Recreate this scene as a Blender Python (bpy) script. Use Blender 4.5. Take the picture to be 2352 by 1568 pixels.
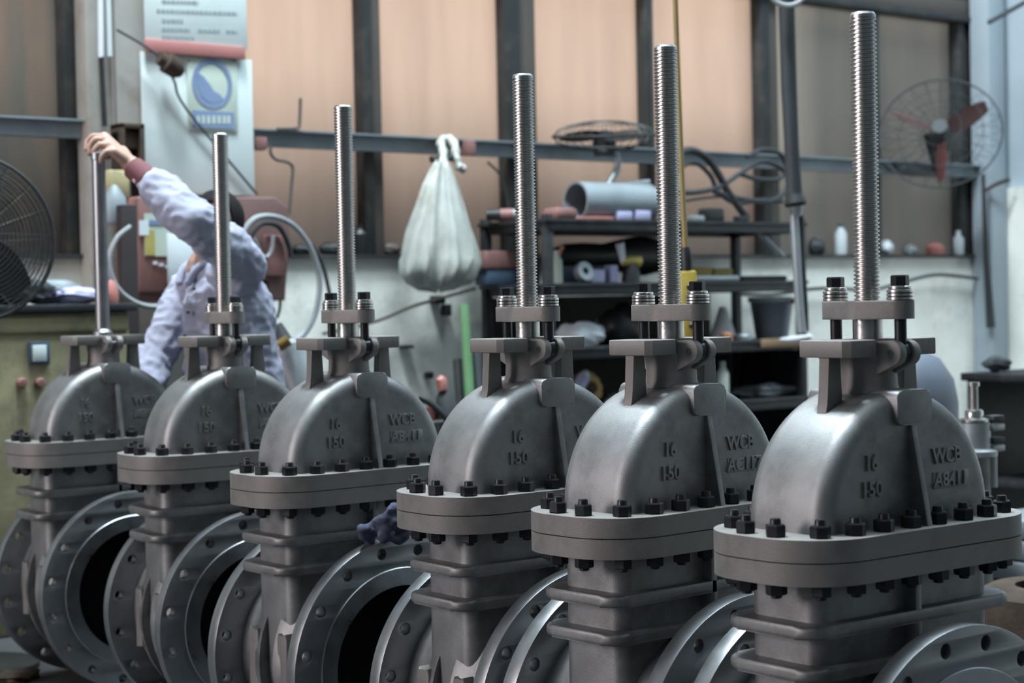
import bpy, bmesh, math, random
from mathutils import Vector, Matrix
random.seed(7)
for o in list(bpy.data.objects): bpy.data.objects.remove(o, do_unlink=True)
scene = bpy.context.scene
COL = scene.collection
PI = math.pi

# ------------------------------------------------------------------ camera
F, YAW, PITCH, ROLL, EYE = 4000.0, 0.65656, -0.02224, -0.02054, 1.1507
cam = bpy.data.cameras.new('camera'); cam_o = bpy.data.objects.new('camera', cam); COL.objects.link(cam_o)
cam.sensor_fit = 'HORIZONTAL'; cam.sensor_width = 36.0; cam.lens = F / 2352.0 * 36.0
cam.clip_start = 0.05; cam.clip_end = 200
cam.dof.use_dof = True; cam.dof.focus_distance = 3.45; cam.dof.aperture_fstop = 4.2
_r0 = Vector((math.cos(YAW), -math.sin(YAW), 0)); _f0 = Vector((math.sin(YAW), math.cos(YAW), 0))
_fw = _f0 * math.cos(PITCH) + Vector((0, 0, 1)) * math.sin(PITCH)
_up = _r0.cross(_fw)
_R = _r0 * math.cos(ROLL) + _up * math.sin(ROLL); _U = -_r0 * math.sin(ROLL) + _up * math.cos(ROLL)
m = Matrix((_R, _U, -_fw)).transposed().to_4x4(); m.translation = Vector((0, 0, EYE))
cam_o.matrix_world = m
scene.camera = cam_o
def ray(px, py):
    return _fw + _R * ((px - 1176) / F) + _U * ((784 - py) / F)
def onY(px, py, Y):                        # point on the plane y = Y (planes parallel to the window wall)
    d = ray(px, py); return Vector((0, 0, EYE)) + d * (Y / d.y)
def onD(px, py, D):                        # point at camera depth D
    return Vector((0, 0, EYE)) + ray(px, py) * D
def onZ(px, py, z):
    d = ray(px, py); return Vector((0, 0, EYE)) + d * ((z - EYE) / d.z)

# ------------------------------------------------------------------ world, sun, large lights, exposure
world = bpy.data.worlds.new('world'); scene.world = world; world.use_nodes = True
bg = world.node_tree.nodes['Background']; bg.inputs[0].default_value = (1.0, 0.97, 0.94, 1); bg.inputs[1].default_value = 2.7
def area(name, loc, size, power, color, target, shape='RECTANGLE'):
    l = bpy.data.lights.new(name, 'AREA'); l.shape = shape; l.size = size[0]; l.size_y = size[1]
    l.energy = power; l.color = color
    o = bpy.data.objects.new(name, l); COL.objects.link(o); o.location = loc
    o.rotation_euler = (Vector(target) - Vector(loc)).to_track_quat('-Z', 'Y').to_euler()
    return o
sun = bpy.data.lights.new('sun', 'SUN'); sun.energy = 12.0; sun.angle = math.radians(14); sun.color = (1.0, 0.90, 0.78)
sun_o = bpy.data.objects.new('sun', sun); COL.objects.link(sun_o); sun_o.location = (4, 20, 12)
sun_o.rotation_euler = Vector((0.10, -0.86, -0.50)).to_track_quat('-Z', 'Y').to_euler()
area('high_bay_light', (2.25, 5.0, 8.85), (1.1, 1.1), 1450, (0.82, 0.95, 1.0), (2.25, 3.6, 0), 'SQUARE')
area('skylight_row', (2.2, 3.2, 8.9), (6.0, 1.6), 430, (0.78, 0.93, 1.0), (2.4, 3.6, 0))
area('wall_fill_light', (6.6, 3.8, 8.9), (5.0, 1.6), 950, (0.78, 0.93, 1.0), (6.8, 5.2, 0))  # added ceiling fill that brightens the back wall and rack
area('front_fill_light', (1.5, -1.0, 8.9), (9.0, 1.6), 110, (0.78, 0.93, 1.0), (1.5, -1.0, 0))  # added ceiling fill that lifts the surfaces facing the camera
area('loading_door_light', (-5.9, 5.2, 2.4), (3.0, 4.0), 700, (1.0, 0.90, 0.90), (3.0, 4.6, 1.2))
vs = scene.view_settings; vs.view_transform = 'Standard'; vs.look = 'None'; vs.gamma = 1.0; vs.exposure = -0.38; vs.use_curve_mapping = False

# ------------------------------------------------------------------ materials
def nodes_of(name):
    mt = bpy.data.materials.new(name); mt.use_nodes = True
    nt = mt.node_tree; return mt, nt, nt.nodes['Principled BSDF']
def mat(name, col, rough=0.6, metal=0.0, var=0.12, scale=9.0, bump=0.0, bscale=60.0, stain=None, samt=0.5, sscale=3.0, rvar=0.1, spec=None):
    mt, nt, b = nodes_of(name); N = nt.nodes; L = nt.links
    tc = N.new('ShaderNodeTexCoord'); no = N.new('ShaderNodeTexNoise'); no.inputs['Scale'].default_value = scale
    no.inputs['Detail'].default_value = 6; no.inputs['Roughness'].default_value = 0.62
    L.new(tc.outputs['Object'], no.inputs['Vector'])
    rp = N.new('ShaderNodeValToRGB'); rp.color_ramp.elements[0].position = 0.3; rp.color_ramp.elements[1].position = 0.72
    rp.color_ramp.elements[0].color = tuple(c * (1 - var) for c in col) + (1,)
    rp.color_ramp.elements[1].color = tuple(min(1, c * (1 + var)) for c in col) + (1,)
    L.new(no.outputs['Fac'], rp.inputs['Fac']); src = rp.outputs['Color']
    if stain:
        n2 = N.new('ShaderNodeTexNoise'); n2.inputs['Scale'].default_value = sscale; n2.inputs['Detail'].default_value = 8; n2.inputs['Roughness'].default_value = 0.7
        L.new(tc.outputs['Object'], n2.inputs['Vector'])
        r2 = N.new('ShaderNodeValToRGB'); r2.color_ramp.elements[0].position = 0.5; r2.color_ramp.elements[1].position = 0.68
        r2.color_ramp.elements[0].color = (0, 0, 0, 1); r2.color_ramp.elements[1].color = (samt, samt, samt, 1)
        L.new(n2.outputs['Fac'], r2.inputs['Fac'])
        mx = N.new('ShaderNodeMix'); mx.data_type = 'RGBA'; L.new(r2.outputs['Color'], mx.inputs[0])
        L.new(src, mx.inputs[6]); mx.inputs[7].default_value = tuple(stain) + (1,); src = mx.outputs[2]
    L.new(src, b.inputs['Base Color'])
    mr = N.new('ShaderNodeMapRange'); mr.inputs[3].default_value = max(0.03, rough - rvar); mr.inputs[4].default_value = min(1, rough + rvar)
    L.new(no.outputs['Fac'], mr.inputs[0]); L.new(mr.outputs[0], b.inputs['Roughness'])
    b.inputs['Metallic'].default_value = metal
    if spec is not None: b.inputs['Specular IOR Level'].default_value = spec
    if bump > 0:
        n3 = N.new('ShaderNodeTexNoise'); n3.inputs['Scale'].default_value = bscale; n3.inputs['Detail'].default_value = 4
        L.new(tc.outputs['Object'], n3.inputs['Vector'])
        bp = N.new('ShaderNodeBump'); bp.inputs['Strength'].default_value = bump; bp.inputs['Distance'].default_value = 0.004
        L.new(n3.outputs['Fac'], bp.inputs['Height']); L.new(bp.outputs[0], b.inputs['Normal'])
    return mt
M = {}
M['cast'] = mat('cast_steel', (0.29, 0.292, 0.297), 0.50, 0.8, 0.16, 14, 0.16, 620, (0.12, 0.112, 0.108), 0.6, 6.0, 0.07)
M['castrough'] = mat('cast_steel_skin', (0.24, 0.226, 0.217), 0.55, 0.3, 0.2, 18, 0.16, 420, (0.14, 0.122, 0.11), 0.5, 9.0, 0.07)
M['boss'] = mat('bright_machined_face', (0.52, 0.54, 0.57), 0.30, 1.0, 0.06, 30)
M['bore'] = mat('bore_shade_black', (0.006, 0.006, 0.007), 0.9, 0.0, 0.2, 8, spec=0.1)  # near-black colour stands in for the shade inside the hollow bore
M['machined'] = mat('machined_steel', (0.30, 0.31, 0.325), 0.40, 0.92, 0.08, 25, 0.04, 300)
M['thread'] = mat('turned_stainless_steel', (0.52, 0.51, 0.495), 0.36, 1.0, 0.06, 30)
M['washer'] = mat('bright_spring_steel', (0.60, 0.59, 0.57), 0.26, 1.0, 0.05, 30)
M['blackox'] = mat('black_oxide_steel', (0.018, 0.019, 0.024), 0.38, 0.4, 0.2, 40)
M['sleeve'] = mat('worn_bright_steel', (0.50, 0.49, 0.48), 0.30, 1.0, 0.2, 60, 0.1, 120, (0.10, 0.08, 0.07), 0.7, 30)
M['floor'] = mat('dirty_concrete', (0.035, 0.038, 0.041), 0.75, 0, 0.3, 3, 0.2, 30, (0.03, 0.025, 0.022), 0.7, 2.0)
M['plaster'] = mat('stained_white_plaster', (0.86, 0.86, 0.81), 0.85, 0, 0.08, 4, 0.15, 18, (0.36, 0.37, 0.33), 0.6, 2.3)
M['greywall'] = mat('grey_blue_painted_wall', (0.36, 0.42, 0.47), 0.8, 0, 0.06, 2.5, 0.05, 20)
M['ceiling'] = mat('ceiling_sheet', (0.24, 0.27, 0.29), 0.8, 0, 0.06, 1.2)
M['hallwall'] = mat('hall_wall', (0.10, 0.115, 0.125), 0.85, 0, 0.15, 0.8, stain=(0.08, 0.09, 0.10), sscale=0.5)
M['mullion'] = mat('dark_weathered_steel', (0.035, 0.04, 0.042), 0.6, 0.3, 0.2, 6, stain=(0.13, 0.10, 0.08), sscale=6)
M['rail'] = mat('blue_grey_painted_steel', (0.25, 0.29, 0.32), 0.55, 0.2, 0.12, 7, stain=(0.16, 0.18, 0.19), sscale=6)
M['column'] = mat('cream_painted_column', (0.44, 0.43, 0.40), 0.7, 0, 0.12, 5, stain=(0.30, 0.19, 0.11), samt=0.6, sscale=3.5)

# ------------------------------------------------------------------ mesh helpers
def finish(me, angle=38):
    me.validate()
    for p in me.polygons: p.use_smooth = True
    try: me.set_sharp_from_angle(angle=math.radians(angle))
    except Exception: pass
def link(name, me, mt, parent=None, angle=38, loc=None, rot=None):
    finish(me, angle)
    if mt is not None and not me.materials: me.materials.append(M[mt] if isinstance(mt, str) else mt)
    me.name = name
    o = bpy.data.objects.new(name, me); COL.objects.link(o)
    if parent is not None: o.parent = parent
    if loc is not None: o.location = loc
    if rot is not None: o.rotation_euler = rot
    return o
def empty(name, loc=(0, 0, 0), rz=0.0, parent=None):
    o = bpy.data.objects.new(name, None); COL.objects.link(o); o.empty_display_size = 0.1
    o.location = loc; o.rotation_euler = (0, 0, rz); o.parent = parent
    return o
def tag(o, label, cat, group=None, kind=None):
    o['label'] = label; o['category'] = cat
    if group: o['group'] = group
    if kind: o['kind'] = kind
    return o
def structure(o, label=None, cat=None):
    o['kind'] = 'structure'
    if label: o['label'] = label
    if cat: o['category'] = cat
    return o
class MB:
    """collects shapes into one mesh"""
    def __init__(s): s.v = []; s.f = []
    def add(s, vs, fs, mx=None):
        n = len(s.v); s.v += [tuple(mx @ Vector(v)) if mx else tuple(v) for v in vs]
        s.f += [tuple(i + n for i in f) for f in fs]; return s
    def mesh(s, name='m'):
        me = bpy.data.meshes.new(name); me.from_pydata(s.v, [], s.f)
        bm = bmesh.new(); bm.from_mesh(me); bmesh.ops.recalc_face_normals(bm, faces=bm.faces); bm.to_mesh(me); bm.free()
        return me
    def box(s, a, b, bev=0.0, mx=None, seg=2):
        x0, y0, z0 = (min(a[i], b[i]) for i in range(3)); x1, y1, z1 = (max(a[i], b[i]) for i in range(3))
        vs = [(x0,y0,z0),(x1,y0,z0),(x1,y1,z0),(x0,y1,z0),(x0,y0,z1),(x1,y0,z1),(x1,y1,z1),(x0,y1,z1)]
        fs = [(0,3,2,1),(4,5,6,7),(0,1,5,4),(1,2,6,5),(2,3,7,6),(3,0,4,7)]
        if bev > 0:
            bm = bmesh.new(); bv = [bm.verts.new(v) for v in vs]; [bm.faces.new([bv[i] for i in f]) for f in fs]
            bmesh.ops.bevel(bm, geom=bm.edges[:], offset=bev, segments=seg, affect='EDGES', profile=0.5)
            bm.verts.index_update(); vs = [tuple(v.co) for v in bm.verts]; fs = [[v.index for v in f.verts] for f in bm.faces]; bm.free()
        return s.add(vs, fs, mx)
    def tube(s, pts, r, n=10, cap=True, mx=None, closed=False):
        pts = [Vector(p) for p in pts]; k = len(pts); rs = r if isinstance(r, (list, tuple)) else [r] * k
        vs = []; prev = None
        for i, p in enumerate(pts):
            if closed: t = pts[(i + 1) % k] - pts[i - 1]
            else: t = pts[min(i + 1, k - 1)] - pts[max(i - 1, 0)]
            t.normalize()
            if prev is None:
                a = Vector((0, 0, 1)) if abs(t.z) < 0.9 else Vector((1, 0, 0)); x = t.cross(a).normalized()
            else:
                x = prev - t * prev.dot(t)
                x = x.normalized() if x.length > 1e-6 else t.orthogonal().normalized()
            prev = x; y = t.cross(x)
            for j in range(n):
                c = 2 * PI * j / n; vs.append(p + (x * math.cos(c) + y * math.sin(c)) * rs[i])
        fs = []
        for i in range(k if closed else k - 1):
            i2 = (i + 1) % k
            for j in range(n): fs.append((i*n + j, i*n + (j+1) % n, i2*n + (j+1) % n, i2*n + j))
        if cap and not closed: fs.append(tuple(range(n))[::-1]); fs.append(tuple((k-1)*n + j for j in range(n)))
        return s.add(vs, fs, mx)
    def lathe(s, prof, n=32, mx=None, cap=True, a0=0.0, a1=2 * PI):   # prof: (r, z) pairs, axis z
        full = abs(a1 - a0 - 2 * PI) < 1e-6; cols = n if full else n + 1
        vs = [(r * math.cos(a0 + (a1 - a0) * j / n), r * math.sin(a0 + (a1 - a0) * j / n), z) for (r, z) in prof for j in range(cols)]
        fs = []
        for i in range(len(prof) - 1):
            for j in range(n):
                j2 = (j + 1) % cols; fs.append((i*cols + j, i*cols + j2, (i+1)*cols + j2, (i+1)*cols + j))
        if cap and full:
            if prof[0][0] > 1e-6: fs.append(tuple(range(cols))[::-1])
            if prof[-1][0] > 1e-6: fs.append(tuple((len(prof)-1)*cols + j for j in range(cols)))
        return s.add(vs, fs, mx)
    def prism(s, poly, t0, t1, mx=None, bev=0.0):       # polygon in xy, extruded along z
        n = len(poly); vs = [(x, y, t0) for x, y in poly] + [(x, y, t1) for x, y in poly]
        fs = [tuple(range(n))[::-1], tuple(range(n, 2*n))] + [(i, (i+1) % n, n + (i+1) % n, n + i) for i in range(n)]
        if bev > 0:
            bm = bmesh.new(); bv = [bm.verts.new(v) for v in vs]; F_ = [bm.faces.new([bv[i] for i in f]) for f in fs]
            ed = [e for e in bm.edges if F_[0] in e.link_faces or F_[1] in e.link_faces]
            bmesh.ops.bevel(bm, geom=ed, offset=bev, segments=3, affect='EDGES', profile=0.5)
            bm.verts.index_update(); vs = [tuple(v.co) for v in bm.verts]; fs = [[v.index for v in f.verts] for f in bm.faces]; bm.free()
        return s.add(vs, fs, mx)
    def sphere(s, c, r, nu=16, nv=10, mx=None):
        rr = r if isinstance(r, (list, tuple)) else (r, r, r)
        vs = []; fs = []
        for i in range(nv + 1):
            t = PI * i / nv
            for j in range(nu):
                q = 2 * PI * j / nu
                vs.append((c[0] + rr[0]*math.sin(t)*math.cos(q), c[1] + rr[1]*math.sin(t)*math.sin(q), c[2] + rr[2]*math.cos(t)))
        for i in range(nv):
            for j in range(nu): fs.append((i*nu+j, (i+1)*nu+j, (i+1)*nu+(j+1) % nu, i*nu+(j+1) % nu))
        n0 = len(s.v); s.add(vs, fs, mx); return s
    def obj(s, name, mt, parent=None, angle=38, weld=False):
        me = s.mesh(name)
        if weld:
            bm = bmesh.new(); bm.from_mesh(me); bmesh.ops.remove_doubles(bm, verts=bm.verts, dist=1e-5); bmesh.ops.recalc_face_normals(bm, faces=bm.faces); bm.to_mesh(me); bm.free()
        return link(name, me, mt, parent, angle)
def mx_to(o, xa, ya, za):
    m_ = Matrix((Vector(xa), Vector(ya), Vector(za))).transposed().to_4x4(); m_.translation = Vector(o); return m_
def circle(r, n, cx=0.0, cy=0.0, a0=0.0): return [(cx + r*math.cos(a0 + 2*PI*i/n), cy + r*math.sin(a0 + 2*PI*i/n)) for i in range(n)]
def roundrect(L, W, r, n=8, cx=0, cy=0):
    out = []
    for k, (sx, sy) in enumerate(((1, 1), (-1, 1), (-1, -1), (1, -1))):
        for i in range(n + 1):
            t = PI/2 * (k + i / n); out.append((cx + sx*(L - r) + r*math.cos(t), cy + sy*(W - r) + r*math.sin(t)))
    return out
def holed(outer, holes, thick, bev=0.001, mx=None):    # plate in xy with holes, z = 0..thick
    cu = bpy.data.curves.new('tmp', 'CURVE'); cu.dimensions = '2D'; cu.fill_mode = 'BOTH'
    cu.extrude = thick / 2 - bev; cu.bevel_depth = bev; cu.bevel_resolution = 1
    for lp in [outer] + holes:
        sp = cu.splines.new('POLY'); sp.points.add(len(lp) - 1); sp.use_cyclic_u = True
        for q, (x, y) in zip(sp.points, lp): q.co = (x, y, 0, 1)
    o = bpy.data.objects.new('tmp', cu); COL.objects.link(o)
    dg = bpy.context.evaluated_depsgraph_get(); me = bpy.data.meshes.new_from_object(o.evaluated_get(dg), depsgraph=dg)
    bpy.data.objects.remove(o); bpy.data.curves.remove(cu)
    me.transform(Matrix.Translation((0, 0, thick / 2)))
    if mx: me.transform(mx)
    bm = bmesh.new(); bm.from_mesh(me); bmesh.ops.remove_doubles(bm, verts=bm.verts, dist=1e-6); bmesh.ops.recalc_face_normals(bm, faces=bm.faces); bm.to_mesh(me); bm.free()
    me.materials.clear(); return me
def text_mesh(txt, size, thick, bev=0.0, xs=1.0):
    cu = bpy.data.curves.new('tmp', 'FONT'); cu.body = txt; cu.size = size; cu.extrude = thick / 2; cu.bevel_depth = bev; cu.bevel_resolution = 1
    cu.align_x = 'CENTER'; cu.align_y = 'CENTER'; cu.resolution_u = 3; cu.offset = size*0.004
    o = bpy.data.objects.new('tmp', cu); COL.objects.link(o)
    dg = bpy.context.evaluated_depsgraph_get(); me = bpy.data.meshes.new_from_object(o.evaluated_get(dg), depsgraph=dg)
    bpy.data.objects.remove(o); bpy.data.curves.remove(cu); me.materials.clear()
    me.transform(Matrix.Diagonal((xs, 1, 1, 1))); return me
def copy_tree(o, parent=None):
    c = o.copy(); COL.objects.link(c); c.parent = parent
    for ch in list(o.children): copy_tree(ch, c)
    return c
def spline(pts, n=8):                                  # Catmull-Rom through points
    P_ = [Vector(p) for p in pts]; P_ = [P_[0]*2 - P_[1]] + P_ + [P_[-1]*2 - P_[-2]]; out = []
    for i in range(1, len(P_) - 2):
        for k in range(n):
            t = k / n; a, b, c, d = P_[i-1:i+3]
            out.append(0.5*((2*b) + (c - a)*t + (2*a - 5*b + 4*c - d)*t*t + (3*b - a - 3*c + d)*t*t*t))
    return out + [P_[-2]]

# ------------------------------------------------------------------ the hall
WALL_Y, SILL = 6.85, 1.376
def slab(name, a, b, mt, bev=0.0): return structure(MB().box(a, b, bev).obj(name, mt))
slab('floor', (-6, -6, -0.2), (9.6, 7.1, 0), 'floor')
slab('ceiling', (-6, -6, 9.0), (9.6, 7.1, 9.2), 'ceiling')
slab('wall_left', (-6.2, -6, 0), (-6, 7.1, 9.0), 'hallwall')
slab('wall_front', (-6, -6.2, 0), (9.6, -6, 9.0), 'hallwall')
# ------------------------------------------------------------------ gate valves (local x along the face, y away from the viewer, z up)
FRONT = mx_to((0, 0, 0), (1, 0, 0), (0, 0, 1), (0, -1, 0))    # (u, z, v) -> local
def half_slab(R, zc, zend, T, r, s=1, n=40, k=7):
    layers = []
    for i in range(k + 1):
        t = PI/2 * i / k; layers.append((-T + r*(1 - math.cos(t)), r*(1 - math.sin(t))))
    layers = [(-T, r + 0.004)] + layers
    layers += [(-v, d) for v, d in reversed(layers)]
    vs = []; w = n + 3
    for v, d in layers:
        ring = [(-(R - d), zend)] + [(-(R - d)*math.cos(PI*j/n), zc + s*(R - d)*math.sin(PI*j/n)) for j in range(n + 1)] + [(R - d, zend)]
        vs += [(u, -v, z) for u, z in ring]
    fs = []
    for i in range(len(layers) - 1):
        for j in range(w - 1): fs.append((i*w + j, i*w + j + 1, (i+1)*w + j + 1, (i+1)*w + j))
        fs.append((i*w + w - 1, i*w, (i+1)*w, (i+1)*w + w - 1))
    fs.append(tuple(range(w))); fs.append(tuple((len(layers)-1)*w + j for j in range(w)))
    return vs, fs
FZ = 0.2988          # flange centre height
Z_BT = 0.759         # bonnet flange top
def hexnut(af, h, z0, r_in=None):
    R = af / math.sqrt(3); mb = MB()
    prof = []
    n = 6; vs = []
    for (rr, z) in ((R*0.93, z0), (R, z0 + h*0.10), (R, z0 + h*0.88), (R*0.90, z0 + h)):
        vs += [(rr*math.cos(PI/3*i + 0.3), rr*math.sin(PI/3*i + 0.3), z) for i in range(n)]
    fs = [tuple(range(6))[::-1], tuple(range(18, 24))]
    for i in range(3):
        for j in range(6): fs.append((i*6+j, i*6+(j+1) % 6, (i+1)*6+(j+1) % 6, (i+1)*6+j))
    mb.add(vs, fs); return mb
def threaded(r, depth, pitch, z0, z1, n=36):
    rows = [(r - depth, 0.0), (r - depth, 0.30), (r, 0.46), (r, 0.82)]
    turns = int((z1 - z0) / pitch); vs = []; fs = []
    R_ = turns * 4
    for i in range(R_):
        rr, fz = rows[i % 4]
        for j in range(n):
            z = z0 + (i // 4 + fz + j / n) * pitch
            a = 2*PI*j/n; vs.append((rr*math.cos(a), rr*math.sin(a), min(z, z1)))
    for i in range(R_ - 1):
        for j in range(n - 1): fs.append((i*n+j, i*n+j+1, (i+1)*n+j+1, (i+1)*n+j))
    for i in range(R_ - 5): fs.append((i*n+n-1, (i+4)*n, (i+5)*n, (i+1)*n+n-1))
    mb = MB(); mb.add(vs, fs)
    mb.lathe([(r*0.86, z0 - 0.02), (r*0.86, z1), (r*0.98, z1), (r*0.98, z1 + pitch*0.8), (r*0.86, z1 + pitch*1.4), (0.0, z1 + pitch*1.4)], n)
    return mb
STEM_TOP = 1.632
def build_valve(name):
    t = empty(name)
    # body: oval chest with round bottom and two hubs
    mb = MB(); mb.add(*half_slab(0.228, 0.30, 0.690, 0.080, 0.030, -1))
    for s in (1, -1):
        mxh = mx_to((0, 0, FZ), (1, 0, 0), (0, 0, s), (0, -s, 0))
        mb.lathe([(0.191, 0.16), (0.191, 0.04), (0.255, 0.03), (0.252, 0.055), (0.236, 0.085), (0.224, 0.12), (0.224, 0.17)], 64, mxh, cap=False)
        mb.box((-0.008, -s*0.070, 0.49), (0.008, -s*0.104, 0.690), 0.003)                      # vertical stiffening rib
        mb.tube([(0, -s*0.10, 0.52), (0, -s*0.115, 0.50), (0, -s*0.15, 0.485)], 0.010, 8)
    body = mb.obj('body', 'cast', t)
    for s in (1, -1):                                                                            # side lugs between hub and flange
        for sv in (1, -1):
            b = MB(); b.prism([(0.044, 0.222), (0.086, 0.216), (0.086, 0.372), (0.080, 0.384), (0.062, 0.376), (0.048, 0.382), (0.044, 0.370)], 0.185, 0.250, mx_to((0, 0, 0), (0, -sv, 0), (0, 0, 1), (s, 0, 0)), 0.004)
            b.obj('side_lug', 'castrough', t)
    for z in (0.592, 0.522):
        b = MB(); b.prism(roundrect(0.267, 0.104, 0.038, 8), z, z + 0.022, bev=0.0075); b.obj('reinforcing_band', 'cast', t)
    for s in (1, -1):
        mxf = mx_to((0, -s*0.1645, FZ), (1, 0, 0), (0, 0, s), (0, -s, 0))
        hs = [circle(0.0145, 18, 0.27*math.cos(PI/16 + PI/8*k), 0.27*math.sin(PI/16 + PI/8*k)) for k in range(16)]
        me = holed(circle(0.2985, 96), [circle(0.191, 72)] + hs, 0.0365, 0.0012, mxf)
        fl = link('pipe_flange', me, 'machined', t, 30)
        rf = MB(); rf.lathe([(0.1865, -0.02), (0.1865, 0.0045), (0.228, 0.0045), (0.2295, 0.003), (0.2295, -0.0005)], 96, mx_to((0, -s*0.201, FZ), (1, 0, 0), (0, 0, s), (0, -s, 0)), cap=False)
        rf.obj('raised_face', 'boss', fl, 30)
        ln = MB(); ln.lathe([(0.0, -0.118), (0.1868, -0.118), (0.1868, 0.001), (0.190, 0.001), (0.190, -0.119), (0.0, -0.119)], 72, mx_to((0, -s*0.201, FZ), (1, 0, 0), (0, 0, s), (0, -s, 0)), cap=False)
        ln.obj('bore_shade_liner', 'bore', fl, 30)  # added liner and end disc, coloured as the darkness within
    b = MB(); b.prism(roundrect(0.305, 0.150, 0.120, 14), 0.684, 0.7205, bev=0.003); b.obj('body_flange', 'castrough', t)
    b = MB(); b.prism(roundrect(0.305, 0.150, 0.120, 14), 0.7225, Z_BT, bev=0.004); b.obj('bonnet_flange', 'castrough', t)
    # bonnet
    bo = MB().add(*half_slab(0.2225, 0.765, 0.742, 0.0917, 0.032, 1)).obj('bonnet', 'cast', t, 45)
    for s in (1, -1):
        pd = MB(); pd.prism(roundrect(0.0452, 0.0296, 0.014, 6, 0, 0.959), 0.02, 0.101, mx_to((0, 0, 0), (1, 0, 0), (0, 0, 1), (0, -s, 0)), 0.003)
        pd.obj('lifting_boss', 'cast', bo)
        rb = MB(); rb.prism([(0.080, 0.757), (0.131, 0.757), (0.097, 0.937), (0.080, 0.937)], -0.0065, 0.0065, mx_to((0, 0, 0), (0, -s, 0), (0, 0, 1), (1, 0, 0)), 0.0015)
        rb.obj('rib', 'cast', bo)
    def cast_text(nm, txt, u, z, size, xs):
        me = text_mesh(txt, size, 0.0065, 0.0009, xs); me.transform(FRONT @ Matrix.Translation((u, z, 0.0917)))
        return link(nm, me, 'cast', bo, 30)
    cast_text('raised_number', '16', -0.1045, 0.8695, 0.036, 0.95)
    cast_text('raised_number', '150', -0.1045, 0.8255, 0.036, 1.0)
    cast_text('raised_letters', 'WCB', 0.0915, 0.8695, 0.036, 0.92)
    tagp = MB().box((0.055, -0.090, 0.8135), (0.152, -0.0932, 0.8425), 0.0008).obj('heat_number_plate', 'cast', bo)
    # bonnet bolts
    sm = MB().lathe([(0.0, 0.6565), (0.0072, 0.6575), (0.0092, 0.659), (0.0092, 0.786), (0.0078, 0.789), (0.0, 0.789)], 12).mesh()
    n1 = hexnut(0.0305, 0.0205, Z_BT).mesh(); n2 = hexnut(0.0305, 0.0205, 0.6635).mesh()
    spots = [(sx*u, sy*v) for u, v in ((0.035, 0.118), (0.104, 0.118), (0.172, 0.116), (0.237, 0.0985), (0.2735, 0.034)) for sx in (1, -1) for sy in (1, -1)]
    for u, v in spots:
        st = link('bolt', sm, 'blackox', t, 30, (u, -v, 0)); an = random.random()
        a1 = link('nut', n1, 'blackox', st, 25); a2 = link('nut', n2, 'blackox', st, 25)
        a1.rotation_euler = (0, 0, an); a2.rotation_euler = (0, 0, an + 0.4)
    # yoke
    b = MB(); b.lathe([(0.068, 0.955), (0.056, 0.976), (0.050, 0.995), (0.049, 1.02), (0.052, 1.047)], 40); b.obj('packing_box', 'castrough', t)
    for s in (1, -1):
        a = MB(); a.prism([(0.080, 0.935), (0.127, 0.935), (0.119, 0.962), (0.1146, 0.985), (0.1146, 1.047), (0.083, 1.047), (0.083, 0.985), (0.078, 0.965)], -0.0105, 0.0105, mx_to((0, 0, 0), (s, 0, 0), (0, 0, 1), (0, -s, 0)), 0.002)
        a.obj('yoke_arm', 'castrough', t)
    q_ = [(0.118, 0.046), (0.109, 0.056), (0.049, 0.056), (0.045, 0.037), (-0.045, 0.037), (-0.049, 0.056), (-0.109, 0.056), (-0.118, 0.046)]
    out = q_ + [(-x, -y) for x, y in q_]
    me = holed(out, [circle(0.010, 14, sx*0.080, sy*0.030) for sx in (1, -1) for sy in (1, -1)], 0.0294, 0.0025, Matrix.Translation((0, 0, 1.0457)))
    link('yoke_plate', me, 'castrough', t, 30)
    pz = 1.0512; pv = 0.0728
    for s in (1, -1):
        arc = [(pv + 0.0222*math.cos(a), pz + 0.0222*math.sin(a)) for a in [math.radians(95 - 13*i) for i in range(13)]]
        poly = [(0.033, pz + 0.0215)] + arc + [(0.033, 1.010)]
        for e in (1, -1):
            c = MB(); u0, u1 = (0.010, 0.027) if e > 0 else (-0.027, -0.010)
            c.prism(poly, u0, u1, mx_to((0, 0, 0), (0, -s, 0), (0, 0, 1), (1, 0, 0)), 0.002); c.obj('clevis_ear', 'castrough', t)
        p = MB(); p.tube([(-0.0285, -s*pv, pz), (0.0285, -s*pv, pz)], 0.0065, 12); p.obj('hinge_pin', 'machined', t)
        eb = MB(); eb.tube([(-0.008, -s*pv, pz), (0.008, -s*pv, pz)], 0.0175, 20); eb.lathe([(0.0105, pz), (0.0105, 1.172), (0.0, 1.172)], 16, Matrix.Translation((0, -s*pv, 0)))
        e_o = eb.obj('eye_bolt', 'blackox', t)
        for k in range(4):
            w = MB(); z0 = 1.1415 + 0.0062*k; rr = 0.0228 if k < 3 else 0.0200
            w.lathe([(rr*0.90, z0), (rr, z0 + 0.0012), (rr, z0 + 0.0050), (rr*0.90, z0 + 0.0062)], 28, Matrix.Translation((0, -s*pv, 0)))
            w.obj('disc_spring', 'washer', e_o)
        nn = hexnut(0.0275, 0.019, 1.1655); me = nn.mesh(); me.transform(Matrix.Translation((0, -s*pv, 0))); link('nut', me, 'blackox', e_o, 25)
    # gland
    gp = []
    for i in range(48):
        a = 2*PI*i/48; c_, s_ = math.cos(a), math.sin(a)
        best = max(((0.0*c_ + 0.0*s_) + 0.047, 0), (0.067*s_ + 0.0285, 1), (-0.067*s_ + 0.0285, 2))
        k = best[1]; cy = (0, 0.067, -0.067)[k]; r_ = (0.047, 0.0285, 0.0285)[k]
        gp.append((r_*c_, cy + r_*s_))
    g = MB(); g.prism(gp, 1.1095, 1.1415, bev=0.003); g.obj('gland_flange', 'castrough', t)
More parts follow.
